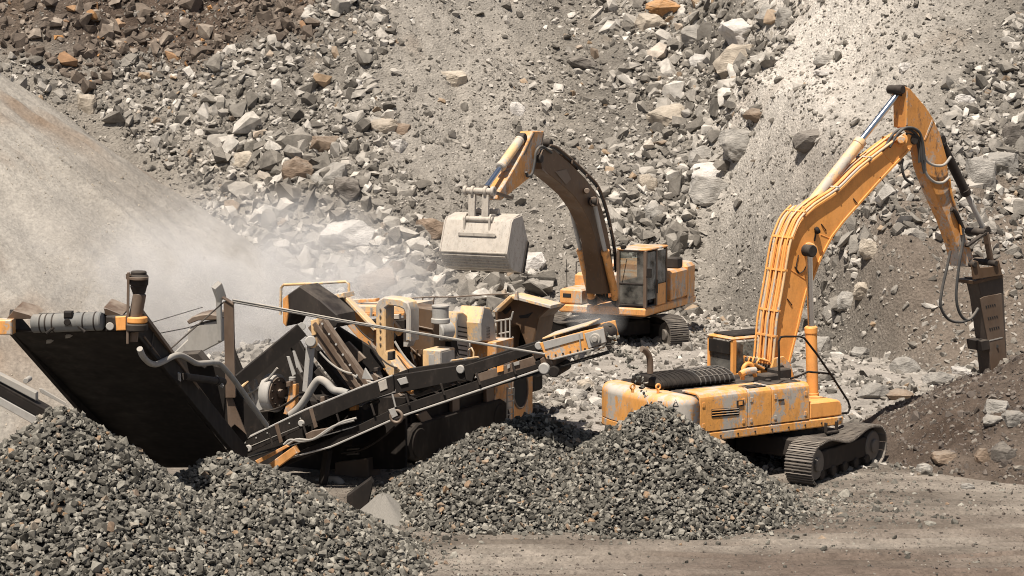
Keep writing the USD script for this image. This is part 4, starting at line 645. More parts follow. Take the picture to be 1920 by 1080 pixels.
part(E2, 'boom_boss', [cyl(A2.on_v(*z2([(735, 392)])[0], .26), A2.on_v(*z2([(735, 392)])[0], .46), .15, 24, .02), cyl(A2.on_v(*z2([(706, 348)])[0], .26), A2.on_v(*z2([(706, 348)])[0], .40), .09, 20, .02)], m_brown)
parts(E2, 'boom_bracket', [A2.side([(.55, 1.5), (1.75, 1.5), (1.6, 1.95), (1.2, 2.2), (.8, 2.1)], v, v + .07, .01) for v in (-.42, .34)], m_brown)
bz = A2.uvw(A2.on_v(*z2([(735, 392)])[0], .42))
for v in (.42, -.42): hyd(E2, 'lift_cylinder', A2.P(1.75, v, 1.66), A2.P(bz[0], v, bz[2]), .125, .52, m_old, m_grey, ax=A2.l)
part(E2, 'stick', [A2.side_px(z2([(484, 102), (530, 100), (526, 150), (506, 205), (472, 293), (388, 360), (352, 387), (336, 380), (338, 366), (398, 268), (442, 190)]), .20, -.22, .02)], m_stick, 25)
part(E2, 'stick_rib', [A2.side_px(z2(p), .212, .20, .003) for p in ([(486, 108), (492, 108), (450, 200), (443, 198)], [(524, 110), (530, 110), (522, 158), (516, 156)])], m_brown)
part(E2, 'stick_pin', [cyl(A2.on_v(*z2([(520, 215)])[0], .36), A2.on_v(*z2([(520, 215)])[0], .36) - A2.l * .74, .13, 22, .02)], m_dark)
hyd(E2, 'stick_cylinder', A2.on_v(*z2([(655, 262)])[0], 0) + [0, 0, .12], A2.on_v(*z2([(545, 150)])[0], 0), .12, .6, m_old2, m_grey, ax=A2.l)
hyd(E2, 'bucket_cylinder', A2.on_v(*z2([(450, 128)])[0], 0) + A2.h * .25, A2.on_v(*z2([(282, 345)])[0], 0), .135, .58, m_cream, m_chrome, ax=A2.l)
lk = A2.uvw(A2.on_v(*z2([(262, 348)])[0], 0)); bk = A2.uvw(A2.on_v(*z2([(258, 465)])[0], 0)); sk = A2.uvw(A2.on_v(*z2([(345, 390)])[0], 0)); st = A2.uvw(A2.on_v(*z2([(300, 452)])[0], 0))
part(E2, 'linkage_pin', [cyl(A2.P(lk[0], .48, lk[2]), A2.P(lk[0], -.48, lk[2]), .09, 18, .02)] + [cyl(A2.P(lk[0], v - .05, lk[2]), A2.P(lk[0], v + .05, lk[2]), .14, 20, .02) for v in (.43, -.43, .2, -.2)], m_bucket)
parts(E2, 'linkage', [beam(A2.P(lk[0], v, lk[2]), A2.P(bk[0], v, bk[2]), .09, .20, A2.l) for v in (.21, -.21)], m_bucket); parts(E2, 'linkage', [beam(A2.P(lk[0], v, lk[2]), A2.P(sk[0], v, sk[2] + .1), .07, .13, A2.l) for v in (.36, -.36)], m_brown)
# bucket
ku, kz = bk[0], bk[2]; Bk = group_part(E2, 'bucket', 'bare pale steel bucket'); bw = 1.02
shell = [(ku - .55, kz + .14), (ku - .08, kz + .04), (ku + .03, kz - .06), (ku + .31, kz - .80), (ku + .34, kz - .90), (ku + .30, kz - 1.02), (ku + .08, kz - 1.32), (ku - .06, kz - 1.40), (ku - .60, kz - 1.52)]
inn = [(u - .05 * (1 if i < 4 else .3), w + (.02 if i > 5 else -.03)) for i, (u, w) in enumerate(shell)][::-1]
part(Bk, 'shell', [A2.side(shell + inn, bw, -bw, .008)], m_bucket, 35)
for s in (1, -1): part(Bk, 'side_plate', [A2.side([(u * 1.0 + .01, w) for u, w in shell[1:]] + [(ku - .72, kz - 1.36), (ku - .98, kz - .62), (ku - .62, kz + .10)], s * (bw + .002), s * (bw + .042), .008)], m_bucket, 25)
part(Bk, 'side_cutter', [A2.side([(ku - .55, kz - 1.50), (ku - .70, kz - 1.54), (ku - 1.0, kz - .7), (ku - .9, kz - .62)], bw + .045, bw + .08, .006)], m_dark)
for k in range(7): w = kz - .90 - .085 * k; uu = np.interp(-w, [-s[1] for s in shell], [s[0] for s in shell]); part(Bk, 'wear_strip', [A2.box(uu - .05, uu + .022, -bw + .03, bw - .03, w - .02, w + .02, .006)], m_bucket)
part(Bk, 'back_plate', [prism([A2.P(ku + .195, v, kz - .46) + A2.k * dz for v, dz in ((-.5, 0), (.62, 0), (.66, .05), (.62, .10), (-.5, .10), (-.54, .05))], A2.h * .03, .006)], m_bucket)
parts(Bk, 'bucket_ear', [A2.side([(ku - .30, kz + .14), (ku + .02, kz + .16), (ku + .12, kz + .04), (ku + .12, kz - .30), (ku - .02, kz - .24), (ku - .3, kz - .1)], v, v + .06, .01) for v in (-.42, .36)], m_bucket)
parts(Bk, 'bucket_pin', [cyl(A2.P(bk[0], .46, bk[2]), A2.P(bk[0], -.46, bk[2]), .085, 18, .015), cyl(A2.P(ku - .45, .42, kz + .2), A2.P(ku - .45, -.42, kz + .2), .085, 18, .015)], m_bucket)
for k in range(5): v = -bw + .12 + (2 * bw - .24) * k / 4; part(Bk, 'tooth', [prism([A2.P(ku - .55, v - .07, kz - 1.56), A2.P(ku - .55, v + .07, kz - 1.56), A2.P(ku - .9, v + .03, kz - 1.54), A2.P(ku - .9, v - .03, kz - 1.54)], A2.k * .08, .01)], m_shoe)
# hoses along the boom of the second machine
o2 = z2([(545, 172), (575, 182), (640, 236), (700, 292), (745, 345), (776, 428), (796, 510), (812, 600), (818, 690)])
for k, (v, d) in enumerate(((.22, 3), (.05, 4.5), (-.1, 3), (.25, 6))): part(E2, 'boom_hose', [tube([A2.on_v(x + d * .8, y - d, v) for x, y in o2], .032, 8, 4)], m_brown if k % 2 else m_rubber, 60)
for i in (2, 3, 4, 6, 7): part(E2, 'hose_clamp', [beam(A2.on_v(o2[i][0] + 2, o2[i][1] - 3, .30), A2.on_v(o2[i][0] + 2, o2[i][1] - 3, -.2), .06, .09)], m_brown)
part(E2, 'stick_hose', [tube([A2.on_v(x, y, .28) for x, y in z2([(560, 190), (520, 165), (497, 185), (490, 230), (480, 275), (462, 288), (455, 270)])], .04, 10, 5)], m_rubber, 60)
part(E2, 'stick_hose', [tube([A2.on_v(x, y, -.24) for x, y in z2([(450, 140), (400, 225), (350, 310), (320, 370)])], .035, 8, 3)], m_dark, 60)
for k in range(4): part(E2, 'swing_hose', [tube([A2.P(.9 + .1 * k, .05 - .1 * k, 1.6), A2.P(1.75, .1 - .12 * k, 1.75 + .06 * k), A2.P(1.55, .1 - .1 * k, 2.35), A2.P(1.2, .1 - .1 * k, 2.7)], .04, 8, 5)], m_rubber, 60)
# ---------------------------------------------------------------- crushing plant
C = Frame((-4.6, 44.5), 62)
CR = thing('crusher', (-4.0, 46, 0), 'dusty orange mobile rock crusher with two black conveyors', 'crusher')
def lin(p0, p1): return lambda px: p0[1] + (px - p0[0]) * (p1[1] - p0[1]) / (p1[0] - p0[0])
def ux(px, u): return prism_u(px, u, .3)
def prism_u(px, u, L, b=.012): return prism([C.on_u(x, y, u) for x, y in px], C.h * L, b)        # outline on a front face, going back L
def prism_v(px, v, L, b=.012): return prism([C.on_v(x, y, v) for x, y in px], C.l * L, b)        # outline on the right side face, going left L
def up_(px, u): return [C.on_u(x, y, u) for x, y in px]
def vp_(px, v): return [C.on_v(x, y, v) for x, y in px]
# chassis, skirt and crawlers, the conveyor shadow painted on them as black
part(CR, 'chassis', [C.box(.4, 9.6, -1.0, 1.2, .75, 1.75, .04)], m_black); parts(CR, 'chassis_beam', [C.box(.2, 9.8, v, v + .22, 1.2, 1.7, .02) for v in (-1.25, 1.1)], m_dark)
for v in (-1.15, 1.25):
    K = group_part(CR, 'crawler'); part(K, 'track_belt', [C.side([(2.6, .06), (6.6, .06), (7.0, .25), (7.1, .55), (6.9, .85), (6.6, .98), (2.6, .98), (2.3, .85), (2.1, .55), (2.2, .25)], v - .25, v + .25, .04)], m_black)
    parts(K, 'wheel', [cyl(C.P(u, v - .27, .52), C.P(u, v + .27, .52), .36, 22, .03) for u in (2.65, 6.55)], m_black)
part(CR, 'side_skirt', [prism_v([(770, 770), (830, 748), (905, 728), (905, 812), (868, 838), (850, 850), (800, 860), (770, 860)], -1.2, .08)], m_black)
part(CR, 'leg_plate', [prism_v([(848, 722), (862, 716), (862, 842), (850, 850)], -1.32, .10)], m_brown); part(CR, 'leg_plate', [prism_v([(912, 716), (928, 710), (925, 800), (914, 808)], -1.34, .10)], m_brown); part(CR, 'leg_plate', [prism_v([(782, 778), (800, 770), (838, 820), (838, 862), (832, 862)], -1.36, .06)], m_brown)
part(CR, 'rear_wall', [prism_v([(928, 706), (999, 684), (999, 770), (990, 800), (962, 812), (928, 815)], -1.36, .10), ], m_old)
t = np.linspace(0, 2 * np.pi, 25)[:-1]; part(CR, 'rear_window', [prism_v([(975 + 13 * math.cos(a) * (1), 728 + 36 * math.sin(a)) for a in t], -1.375, .02, .004)], m_slot); part(CR, 'rear_window_rim', [tube(vp_([(975 + 14 * math.cos(a), 728 + 37.5 * math.sin(a)) for a in np.r_[t, 0]], -1.37), .03, 8)], m_brown, 60)
L = group_part(CR, 'ladder'); parts(L, 'rail', [tube(vp_([(x, 726), (x - 1, 800)], -1.55), .02, 6) for x in (951, 963)], m_hose)
for k in range(6): part(L, 'rung', [tube(vp_([(951, 730 + 12 * k), (963, 727 + 12 * k)], -1.55), .016, 6)], m_hose)
part(CR, 'sump', [prism_u([(628, 868), (690, 860), (692, 905), (670, 925), (640, 925), (628, 900)], .9, .5), ], m_brown); part(CR, 'radiator_fin', [prism_u([(650, 806 + 9 * k), (672, 804 + 9 * k), (672, 807 + 9 * k), (650, 809 + 9 * k)], .85, .05, .003) for k in range(6)], m_shoe, kind='stuff')
part(CR, 'stand_pipe', [tube(up_([(588, 908), (605, 903), (630, 900), (640, 908), (645, 930)], .2), .09, 10, 5)], m_hose, 60)
# main body, seen from its front
part(CR, 'jaw_box', [prism_u([(770, 573), (812, 580), (812, 722), (775, 725), (757, 690), (755, 590)], 3.3, .6, .03)], m_old2); part(CR, 'jaw_box_seam', [tube(up_([(757, 606), (812, 618)], 3.28), .02, 6), tube(up_([(768, 650), (812, 690)], 3.28), .02, 6)], m_brown)  # jaw box in the darker orange, its shade painted in
part(CR, 'jaw_cover', [prism_u([(690, 600), (758, 600), (758, 700), (748, 720), (720, 715), (700, 660)], 3.0, .5, .02)], m_black); part(CR, 'jaw_arm', [beam(C.on_u(733, 604, 2.7), C.on_u(752, 626, 2.7), .10, .16), ], m_cream); part(CR, 'jaw_pin_box', [prism_u([(756, 616), (767, 614), (768, 640), (763, 651), (756, 650)], 2.6, .3)], m_grey)
ar = up_([(752, 716), (738, 698), (714, 657), (714, 574), (719, 566), (727, 563), (752, 567), (760, 573), (763, 584), (763, 640)], 2.4)
part(CR, 'arch_frame', [prism_u([(743, 722), (724, 700), (704, 660), (704, 574), (709, 563), (719, 557), (752, 561), (764, 568), (769, 582), (769, 640), (760, 640), (760, 590), (756, 580), (748, 576), (728, 573), (722, 578), (722, 658), (740, 684), (760, 708), (762, 716)], 2.2, .42, .03)], m_cream, 35)
part(CR, 'arch_brace', [prism_u([(722, 690), (745, 712), (765, 700), (788, 722), (760, 745), (735, 735)], 2.4, .35)], m_old)
part(CR, 'screen_deck', [prism_u([(655, 573), (756, 574), (757, 586), (657, 587)], 3.6, 1.4, .02)], m_cream); parts(CR, 'screen_lip', [prism_u([(655, 562), (704, 560), (704, 566), (655, 569)], 3.9, .2), prism_u([(657, 587), (757, 586), (757, 592), (660, 594)], 3.55, .2)], m_old); part(CR, 'deck_bolt_box', [prism_u([(730, 590), (748, 589), (748, 599), (731, 599)], 3.0, .12)], m_cream)
for x in (696, 722, 728): part(CR, 'chain', [tube(up_([(x, 577), (x + .5, 583), (x, 592)], 3.45), .03, 6)], m_grey)
part(CR, 'inclined_chute', [prism_u([(628, 560), (636, 551), (650, 565), (770, 690), (790, 706), (745, 724), (716, 690), (700, 700), (676, 640), (650, 610)], 2.6, .16)], m_old); part(CR, 'chute_lip', [prism_u([(634, 551), (640, 549), (704, 618), (700, 621)], 2.4, .22)], m_cream); part(CR, 'chute_head', [prism_u([(622, 552), (642, 550), (644, 558), (624, 560)], 2.3, .5)], m_cream)  # cream line paints the highlight along the chute edge
part(CR, 'chute_bearing', [cyl(C.on_u(632, 575, 2.2), C.on_u(632, 575, 2.5), .14, 20, .02), cyl(C.on_u(624, 570, 2.1), C.on_u(624, 570, 2.6), .2, 22, .02)], m_grey); part(CR, 'chute_shield', [prism_u([(618, 630), (632, 612), (700, 655), (720, 690), (684, 702), (650, 660)], 1.9, .1)], m_black)
# feed hood
part(CR, 'feed_hood', [prism_u([(534, 556), (562, 536), (600, 562), (632, 590), (635, 606), (630, 614), (621, 616), (600, 602), (580, 588), (548, 582), (540, 600), (534, 612), (529, 600)], .9, .75, .03)], m_dark, 25); part(CR, 'hood_edge', [prism_u([(530, 560), (539, 553), (541, 580), (536, 612), (530, 606)], .86, .05)], m_old)  # sunlit left face of the dark hood painted as an orange strip
part(CR, 'hood_bracket', [cyl(C.on_u(566, 612, .6), C.on_u(566, 612, .95), .09, 16, .01)], m_grey)
lb0, lb1 = C.on_u(440, 722, -.4), C.on_u(566, 618, .5); part(CR, 'boom_leg', [beam(lb0, lb1, .24, .30)], m_black); part(CR, 'leg_rod', [tube([C.on_u(448, 730, -.45), C.on_u(530, 656, .3)], .035, 8)], m_cream)
part(CR, 'feed_beam', [beam(C.on_u(594, 604, .5), C.on_u(688, 738, .5), .34, .34)], m_brown); parts(CR, 'beam_flange', [beam(C.on_u(589, 606, .28), C.on_u(684, 742, .28), .06, .10), beam(C.on_u(604, 600, .28), C.on_u(697, 734, .28), .06, .10)], m_brown); part(CR, 'beam_cap', [prism_u([(582, 601), (596, 597), (598, 606), (592, 628), (584, 630)], .3, .3)], m_cream)
part(CR, 'lower_beam', [beam(C.on_u(588, 652, .8), C.on_u(660, 742, .8), .2, .16)], m_black)
# flywheel, strut, gussets
fc = C.on_u(519, 737, .2); ax = unit(-C.l); F_ = group_part(CR, 'flywheel'); part(F_, 'wheel_rim', [cyl(fc - ax * .22, fc + ax * .04, .43, 40, .02)], m_grey, 40); part(F_, 'wheel_face', [cyl(fc + ax * .04, fc + ax * .06, .36, 36, .01), cyl(fc + ax * .06, fc + ax * .14, .10, 20, .02)], m_brown, 40)
for k in range(10): a = k * math.pi / 5; q = fc + ax * .06 + .28 * (math.cos(a) * np.array([0, 0, 1.0]) + math.sin(a) * np.cross(ax, [0, 0, 1.0])); part(F_, 'bolt', [cyl(q, q + ax * .03, .025, 8)], m_dark)
part(CR, 'strut', [beam(C.on_u(582, 652, -.2), C.on_u(575, 734, -.2), .17, .12), cyl(C.on_u(582, 640, -.4), C.on_u(582, 640, -.05), .12, 18, .02)], m_grey); part(CR, 'strut_clevis', [prism_u([(575, 636), (590, 634), (592, 646), (588, 652), (575, 652)], -.3, .1)], m_cream)
for k in range(5): part(CR, 'spring_coil', [cyl(C.on_u(548, 707 + 3.2 * k, -.1), C.on_u(548, 709 + 3.2 * k, -.1), .075, 14)], m_grey)
part(CR, 'spring_seat', [prism_u([(543, 722), (555, 720), (553, 760), (538, 778), (531, 776), (540, 745)], -.2, .14)], m_old); 
for q in ([(463, 722), (466, 722), (482, 762), (478, 766)], [(476, 712), (479, 712), (498, 766), (486, 770), (478, 760)], [(537, 668), (541, 668), (553, 702), (548, 706)], [(548, 658), (551, 658), (566, 698), (558, 702)], [(678, 710), (684, 690), (698, 712)]): part(CR, 'gusset', [prism_u(q, -.05, .05, .006)], m_grey)
for q, r in (([(545, 778), (560, 765), (575, 745), (586, 726), (598, 712), (612, 718), (625, 731), (640, 734), (652, 738)], .085), ): part(CR, 'hose', [tube(up_(q, -.35), r, 12, 6)], m_hose, 60)
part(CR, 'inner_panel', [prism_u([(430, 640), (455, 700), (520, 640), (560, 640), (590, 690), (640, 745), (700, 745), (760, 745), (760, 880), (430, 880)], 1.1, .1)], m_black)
# engine end: stack, air filter, cabinet, hoods
part(CR, 'exhaust_stack', [cyl(C.on_u(826, 600, 3.0), C.on_u(826, 574, 3.0), .19, 26, .01), cyl(C.on_u(826, 606, 3.0), C.on_u(826, 596, 3.0), .22, 26, .02), cyl(C.on_u(826, 576, 3.0), C.on_u(826, 572, 3.0), .205, 26, .01)], m_grey, 40)
af = C.on_u(818, 622, 3.6); part(CR, 'air_filter', [cyl(af, af + C.h * .42 - C.l * .10, .225, 32, .03)], m_grey, 40); part(CR, 'filter_rim', [ring(af, C.h, .20, .025)], m_hose, 60); part(CR, 'filter_cap', [cyl(af - C.h * .02, af + C.h * .02, .16, 26, .02), cyl(af - C.h * .05, af, .03, 10)], m_bucket); part(CR, 'filter_spout', [cyl(C.on_u(812, 638, 3.55), C.on_u(804, 645, 3.5), .06, 14, .01)], m_hose)
part(CR, 'filter_bracket', [prism_u([(800, 640), (845, 640), (850, 670), (812, 668)], 3.9, .3)], m_black)
cb = C.on_u(793, 655, 2.7); Fr = C.uvw(C.on_u(826, 700, 2.7)); Fl = C.uvw(C.on_u(793, 700, 2.7)); zt = C.uvw(cb)[2]; part(CR, 'cabinet', [C.box(2.7, 3.35, Fr[1], Fl[1], 1.9, zt, .02)], m_cream); part(CR, 'cabinet_side', [C.box(2.74, 3.31, Fr[1] - .012, Fr[1] - .002, 2.0, zt - .05, .002)], m_grey)  # shaded side of the cabinet painted on as a grey plate
part(CR, 'cabinet_slot', [prism_u([(804, 665), (814, 664), (814, 704), (804, 706)], 2.692, .02, .002)], m_grey); part(CR, 'cabinet_step', [prism_u([(842, 712), (874, 708), (874, 713), (842, 717)], 3.1, .4)], m_grey)
def hood(sidepx, u0, wid, mat_):
    p = C.on_u(sidepx[0][0], sidepx[0][1], u0); v = C.uvw(p)[1]; return prism([C.on_v(x, y, v) for x, y in sidepx], C.l * wid, .02), v
h1, v1_ = hood([(853, 688), (854, 604), (857, 586), (868, 585), (876, 591), (880, 601), (880, 684)], 4.3, .45, None); part(CR, 'engine_cover', [h1], m_cream, 25)
part(CR, 'cover_side', [prism([C.on_v(x, y, v1_ - .012) for x, y in [(855, 686), (856, 606), (859, 589), (867, 588), (874, 593), (878, 602), (878, 682)]], C.l * .01, .002)], m_grey)  # shaded side of the cover painted grey against the sunlit cream
for k in range(9): part(CR, 'louver', [prism([C.on_v(x, y + 8.6 * k, v1_ - .018) for x, y in [(859, 611), (876, 614), (876, 616.5), (859, 613.5)]], C.l * .006, .001)], m_slot)
h2, v2_ = hood([(902, 640), (900, 606), (907, 575), (919, 577), (925, 592), (929, 606), (931, 641)], 4.9, .62, None); part(CR, 'engine_cover', [h2], m_cream, 25)
part(CR, 'cover_side', [prism([C.on_v(x, y, v2_ - .012) for x, y in [(904, 638), (902, 607), (908, 579), (918, 580), (923, 593), (927, 607), (929, 639)]], C.l * .01, .002)], m_grey)  # second cover, side shade painted grey in the same way
part(CR, 'perforation', [prism([C.on_v(913 + 2.2 * i, 614 + 2.8 * j + .4 * i, v2_ - .018) + d for d in (C.h * 0, C.h * .025, C.h * .025 + C.k * .018, C.k * .018)], C.l * .006, .0) for i in range(3) for j in range(8)], m_slot, False, kind='stuff')
part(CR, 'lower_cover', [prism_u([(881, 640), (930, 642), (930, 700), (881, 705)], 5.2, .9, .02)], m_old); part(CR, 'grab_handle', [tube(up_([(879, 656), (884, 652), (888, 660), (888, 690)], 4.2), .022, 8)], m_cream, 60); part(CR, 'side_wall', [prism_v([(880, 690), (1000, 656), (1000, 690), (880, 730)], -1.3, .1)], m_old)
# hopper
part(CR, 'hopper', [prism_u([(926, 584), (957, 557), (1031, 577), (1010, 596), (1001, 640), (999, 700), (988, 700), (986, 648), (972, 612), (962, 608), (948, 616), (942, 650), (938, 700), (928, 700), (930, 610)], 6.9, .9, .03)], m_old2, 25)  # shade of the flared underside is put into the dark hopper paint
part(CR, 'hopper_wing', [prism_u([(922, 584), (955, 554), (961, 556), (930, 586)], 6.6, .5)], m_cream); part(CR, 'hopper_wing', [prism_u([(957, 553), (1033, 573), (1032, 579), (960, 560)], 6.6, .6)], m_cream); part(CR, 'hopper_shadow_wall', [prism_u([(932, 600), (1008, 594), (996, 700), (932, 700)], 7.85, .1)], m_black)  # sunlight put into cream wing edges; black wall paints the shaded inside
parts(CR, 'hopper_pocket', [prism_u(q, 6.885, .02, .004) for q in ([(941, 584), (957, 574), (958, 580), (947, 590)], [(972, 592), (985, 590), (999, 585), (990, 596), (975, 597)])], m_slot)
part(CR, 'hopper_latch', [prism_u([(963, 562), (966, 547), (969, 547), (970, 563)], 6.5, .1)], m_old)
for q in ([(940, 600), (940, 668)], [(948, 598), (948, 664)], [(956, 596), (956, 658)], [(936, 664), (962, 632)], [(930, 602), (958, 598)], [(938, 640), (956, 636)], [(936, 626), (956, 622)], [(958, 600), (962, 584)]): part(CR, 'access_rail', [tube(up_(q, 6.2), .022, 6)], m_hose)
for q in ([(762, 560), (800, 557), (850, 557), (905, 553), (960, 551)],): part(CR, 'top_rail', [tube(up_(q, 8.5), .018, 6)], m_brown, 60)
for x in (765, 793, 814): part(CR, 'top_rail_post', [tube(up_([(x, 557), (x - 2, 575)], 8.5), .018, 6)], m_brown)
part(CR, 'guard_rail', [tube(up_([(526, 590), (527, 540), (532, 534), (600, 531), (648, 528), (654, 532), (655, 580)], 4.6), .035, 8)], m_cream, 60)
# post and cables
po = at(429, 735, 42.2); pt = at(429, 565, 42.2); part(CR, 'post', [beam(at(433, 745, 42.2), pt, .20, .16, (0, 1, 0), .01), beam(pt + [-.02, 0, -.0], pt + [.0, 0, .03], .28, .22, (0, 1, 0))], m_brown)
cableY = lambda px: 42.2 + (px - 440) / 590 * (41.7 - 42.2)
for d in (0, 4): part(CR, 'cable', [tube([at(x, y + d * (1 - (x - 440) / 640), cableY(x)) for x, y in ((436, 562), (530, 579), (640, 600), (760, 620), (880, 640), (1022, 664))], .022, 6)], m_hose, 60)
part(CR, 'cable', [tube([at(420, 566, 42.2), at(320, 654, 41)], .016, 6)], m_dark); part(CR, 'cable', [tube([at(272, 630, 38), at(345, 616, 40), at(385, 606, 41)], .01, 5)], m_dark); part(CR, 'cable', [tube([at(280, 606, 38), at(380, 576, 41)], .008, 5)], m_dark)
part(CR, 'flap', [prism([at(396, 538, 42), at(404, 542, 42), at(418, 562, 42.2), at(412, 562, 42.2)], [.1, .3, .1], .004)], m_hose)
# side conveyor
SC = group_part(CR, 'side_conveyor'); yc = lin((440, 44.0), (1130, 41.8)); sp = lambda q, o=0: [at(x, y, yc(x)) for x, y in q]
T0, T1 = at(440, 830, yc(440)), at(1130, 628, yc(1130)); ee = unit(T1 - T0); cc = unit(np.cross([0, 0, 1.0], ee)); cc = cc if cc[1] > 0 else -cc; nn_ = np.cross(ee, cc); nn_ = nn_ if nn_[2] > 0 else -nn_
up_ch = [(432, 838), (571, 770), (672, 729), (738, 704), (740, 733), (672, 758), (571, 800), (432, 866)]
for o, nm in ((0, 'web_panel'), (1.0, 'web_panel')): part(SC, nm, [prism([p + cc * o for p in sp(up_ch)], cc * .07, .008)], m_black)
for o in (0, 1.0):
    part(SC, 'upper_chord', [prism([p + cc * o for p in sp([(738, 704), (870, 684), (872, 712), (742, 738)])], cc * .12, .01)], m_black)
    part(SC, 'upper_chord', [prism([p + cc * (o - .03) for p in sp([(870, 686), (1010, 643), (1012, 658), (890, 702), (886, 716), (874, 712)])], cc * .12, .01)], m_black)
    part(SC, 'lower_chord', [prism([p + cc * (o) for p in sp([(500, 872), (620, 822), (745, 762), (1013, 675), (1013, 690), (745, 780), (620, 838), (512, 884)])], cc * .12, .01)], m_black)
parts(SC, 'edge_strip', [tube(sp([(450, 828), (571, 769), (672, 728), (736, 704)]), .022, 6), tube([p - cc * .01 for p in sp([(530, 862), (620, 838), (745, 783), (1010, 694)])], .022, 6)], m_grey)  # lit lines along the frame edges painted as pale grey strips
part(SC, 'seam_strip', [tube([p - cc * .012 for p in sp([(445, 847), (600, 783), (735, 735)])], .008, 5)], m_hose)
part(SC, 'belt', [prism([p + nn_ * .03 for p in (T0 + cc * .1, T0 + cc * .95, T1 + cc * .95, T1 + cc * .1)], nn_ * .025, .004)], m_rubber)
part(SC, 'return_belt', [prism([p - nn_ * .42 for p in (T0 + cc * .1, T0 + cc * .95, T1 + cc * .95, T1 + cc * .1)], nn_ * .02, .004)], m_rubber)
for x, y in ((515, 808), (580, 780)): part(SC, 'brace_plate', [prism([p - cc * .03 for p in sp([(x, y - 12), (x + 7, y - 15), (x + 16, y + 20), (x + 10, y + 23)])], cc * .04, .006)], m_brown)
part(SC, 'joint_plate', [prism([p - cc * .05 for p in sp([(710, 716), (725, 710), (728, 728), (714, 734)])], cc * .06, .008)], m_cream); part(SC, 'joint_plate', [prism([p - cc * .04 for p in sp([(745, 711), (762, 706), (766, 718), (752, 722)])], cc * .05, .008)], m_grey)
for x, y, r in ((467, 840, .075), (566, 793, .075), (864, 692, .09), (1011, 648, .085)): p = at(x, y, yc(x)); part(SC, 'roller_cap', [cyl(p - cc * .06, p + cc * .02, r, 18, .015)], m_grey)
for k in range(7): p = T0 + (T1 - T0) * (.08 + .14 * k) - nn_ * .06; part(SC, 'idler_roller', [cyl(p + cc * .12, p + cc * .93, .06, 14)], m_dark)
hr = at(745, 780, yc(745)); part(SC, 'hanger_roller', [ring(hr - cc * .06, cc, .13, .035), cyl(hr - cc * .02, hr + cc * 1.0, .10, 16)], m_brown, 50); part(SC, 'hanger', [prism([p - cc * .10 for p in sp([(731, 767), (742, 763), (748, 778), (738, 783)])], cc * .05, .006), tube([p - cc * .08 for p in sp([(738, 738), (744, 762)])], .02, 6)], m_grey)
part(SC, 'support_bar', [prism([p - cc * .25 for p in sp([(486, 860), (545, 830), (549, 834), (492, 866)])], cc * .1, .01)], m_old); part(SC, 'support_bar', [prism([p - cc * .3 for p in sp([(512, 866), (560, 832), (567, 845), (530, 872), (516, 872)])], cc * .2, .012)], m_old)
for q in ([(536, 832), (548, 823), (570, 826), (600, 818), (640, 792), (672, 782)], [(540, 834), (560, 822), (590, 822), (628, 798), (668, 786)]): part(SC, 'hose', [tube([p - cc * .12 for p in sp(q)], .028, 8, 5)], m_hose, 60)
part(SC, 'valve_block', [prism([p - cc * .12 for p in sp([(576, 812), (588, 806), (622, 800), (626, 806), (600, 818), (578, 822)])], cc * .1, .012)], m_brown)
hd = [(1013, 642), (1028, 638), (1095, 620), (1132, 612), (1138, 640), (1134, 652), (1100, 658), (1040, 674), (1026, 672)]
parts(SC, 'head_guard', [prism([p + cc * o for p in sp(hd)], cc * .04, .008) for o in (-.08, 1.06)], m_body); part(SC, 'head_top', [prism([p + nn_ * .02 for p in sp([(1018, 638), (1105, 615)])] + [p + nn_ * .02 + cc * 1.1 for p in sp([(1105, 615), (1018, 638)])], nn_ * .03, .006)], m_cream)
part(SC, 'head_panel', [prism([p - cc * .10 for p in sp([(1020, 640), (1094, 622), (1096, 634), (1024, 654)])], cc * .015, .004)], m_grey); part(SC, 'bearing_plate', [prism([p - cc * .12 for p in sp([(1098, 624), (1134, 614), (1138, 640), (1106, 652)])], cc * .03, .006)], m_grey)
hb = at(1119, 634, yc(1119)); part(SC, 'head_bearing', [cyl(hb - cc * .17, hb - cc * .1, .12, 20, .02), cyl(hb - cc * .22, hb - cc * .1, .06, 14, .01)], m_hose); part(SC, 'head_drum', [cyl(hb - cc * .05, hb + cc * 1.08, .20, 26, .02)], m_dark, 40)
parts(SC, 'head_seam', [tube([p - cc * .11 for p in sp([(1088, 625), (1092, 660)])], .016, 6), tube([p - cc * .11 for p in sp([(1040, 672), (1134, 648)])], .02, 6)], m_hose)
part(SC, 'tail_box', [prism(sp([(1012, 674), (1030, 660), (1044, 668), (1040, 690), (1026, 700), (1014, 694)]), cc * 1.0, .02)], m_brown); wr = at(1040, 696, yc(1040)); part(SC, 'under_roller', [cyl(wr - cc * .1, wr + cc * 1.0, .12, 20, .02)], m_black); part(SC, 'roller_end', [cyl(at(1022, 690, yc(1022)) - cc * .12, at(1022, 690, yc(1022)), .12, 18, .02)], m_grey)
part(SC, 'hydraulic_block', [prism([p - cc * .02 for p in sp([(890, 702), (1000, 668), (1006, 684), (900, 716)])], cc * .1, .01)], m_brown); part(SC, 'reflector', [prism([p - cc * .05 for p in sp([(933, 687), (945, 684), (945, 695), (933, 698)])], cc * .01, .002)], m_boom); parts(SC, 'sticker', [prism([p - cc * .05 for p in sp([(952, 684), (957, 682), (957, 689), (952, 691)])], cc * .01, .002), prism([p - cc * .05 for p in sp([(963, 680), (975, 676), (975, 683), (963, 686)])], cc * .01, .002)], m_hose); part(SC, 'support_leg', [beam(sp([(600, 850)])[0] + cc * .5, [sp([(600, 850)])[0][0], sp([(600, 850)])[0][1] + .6, .0], .14, .14)], m_black)
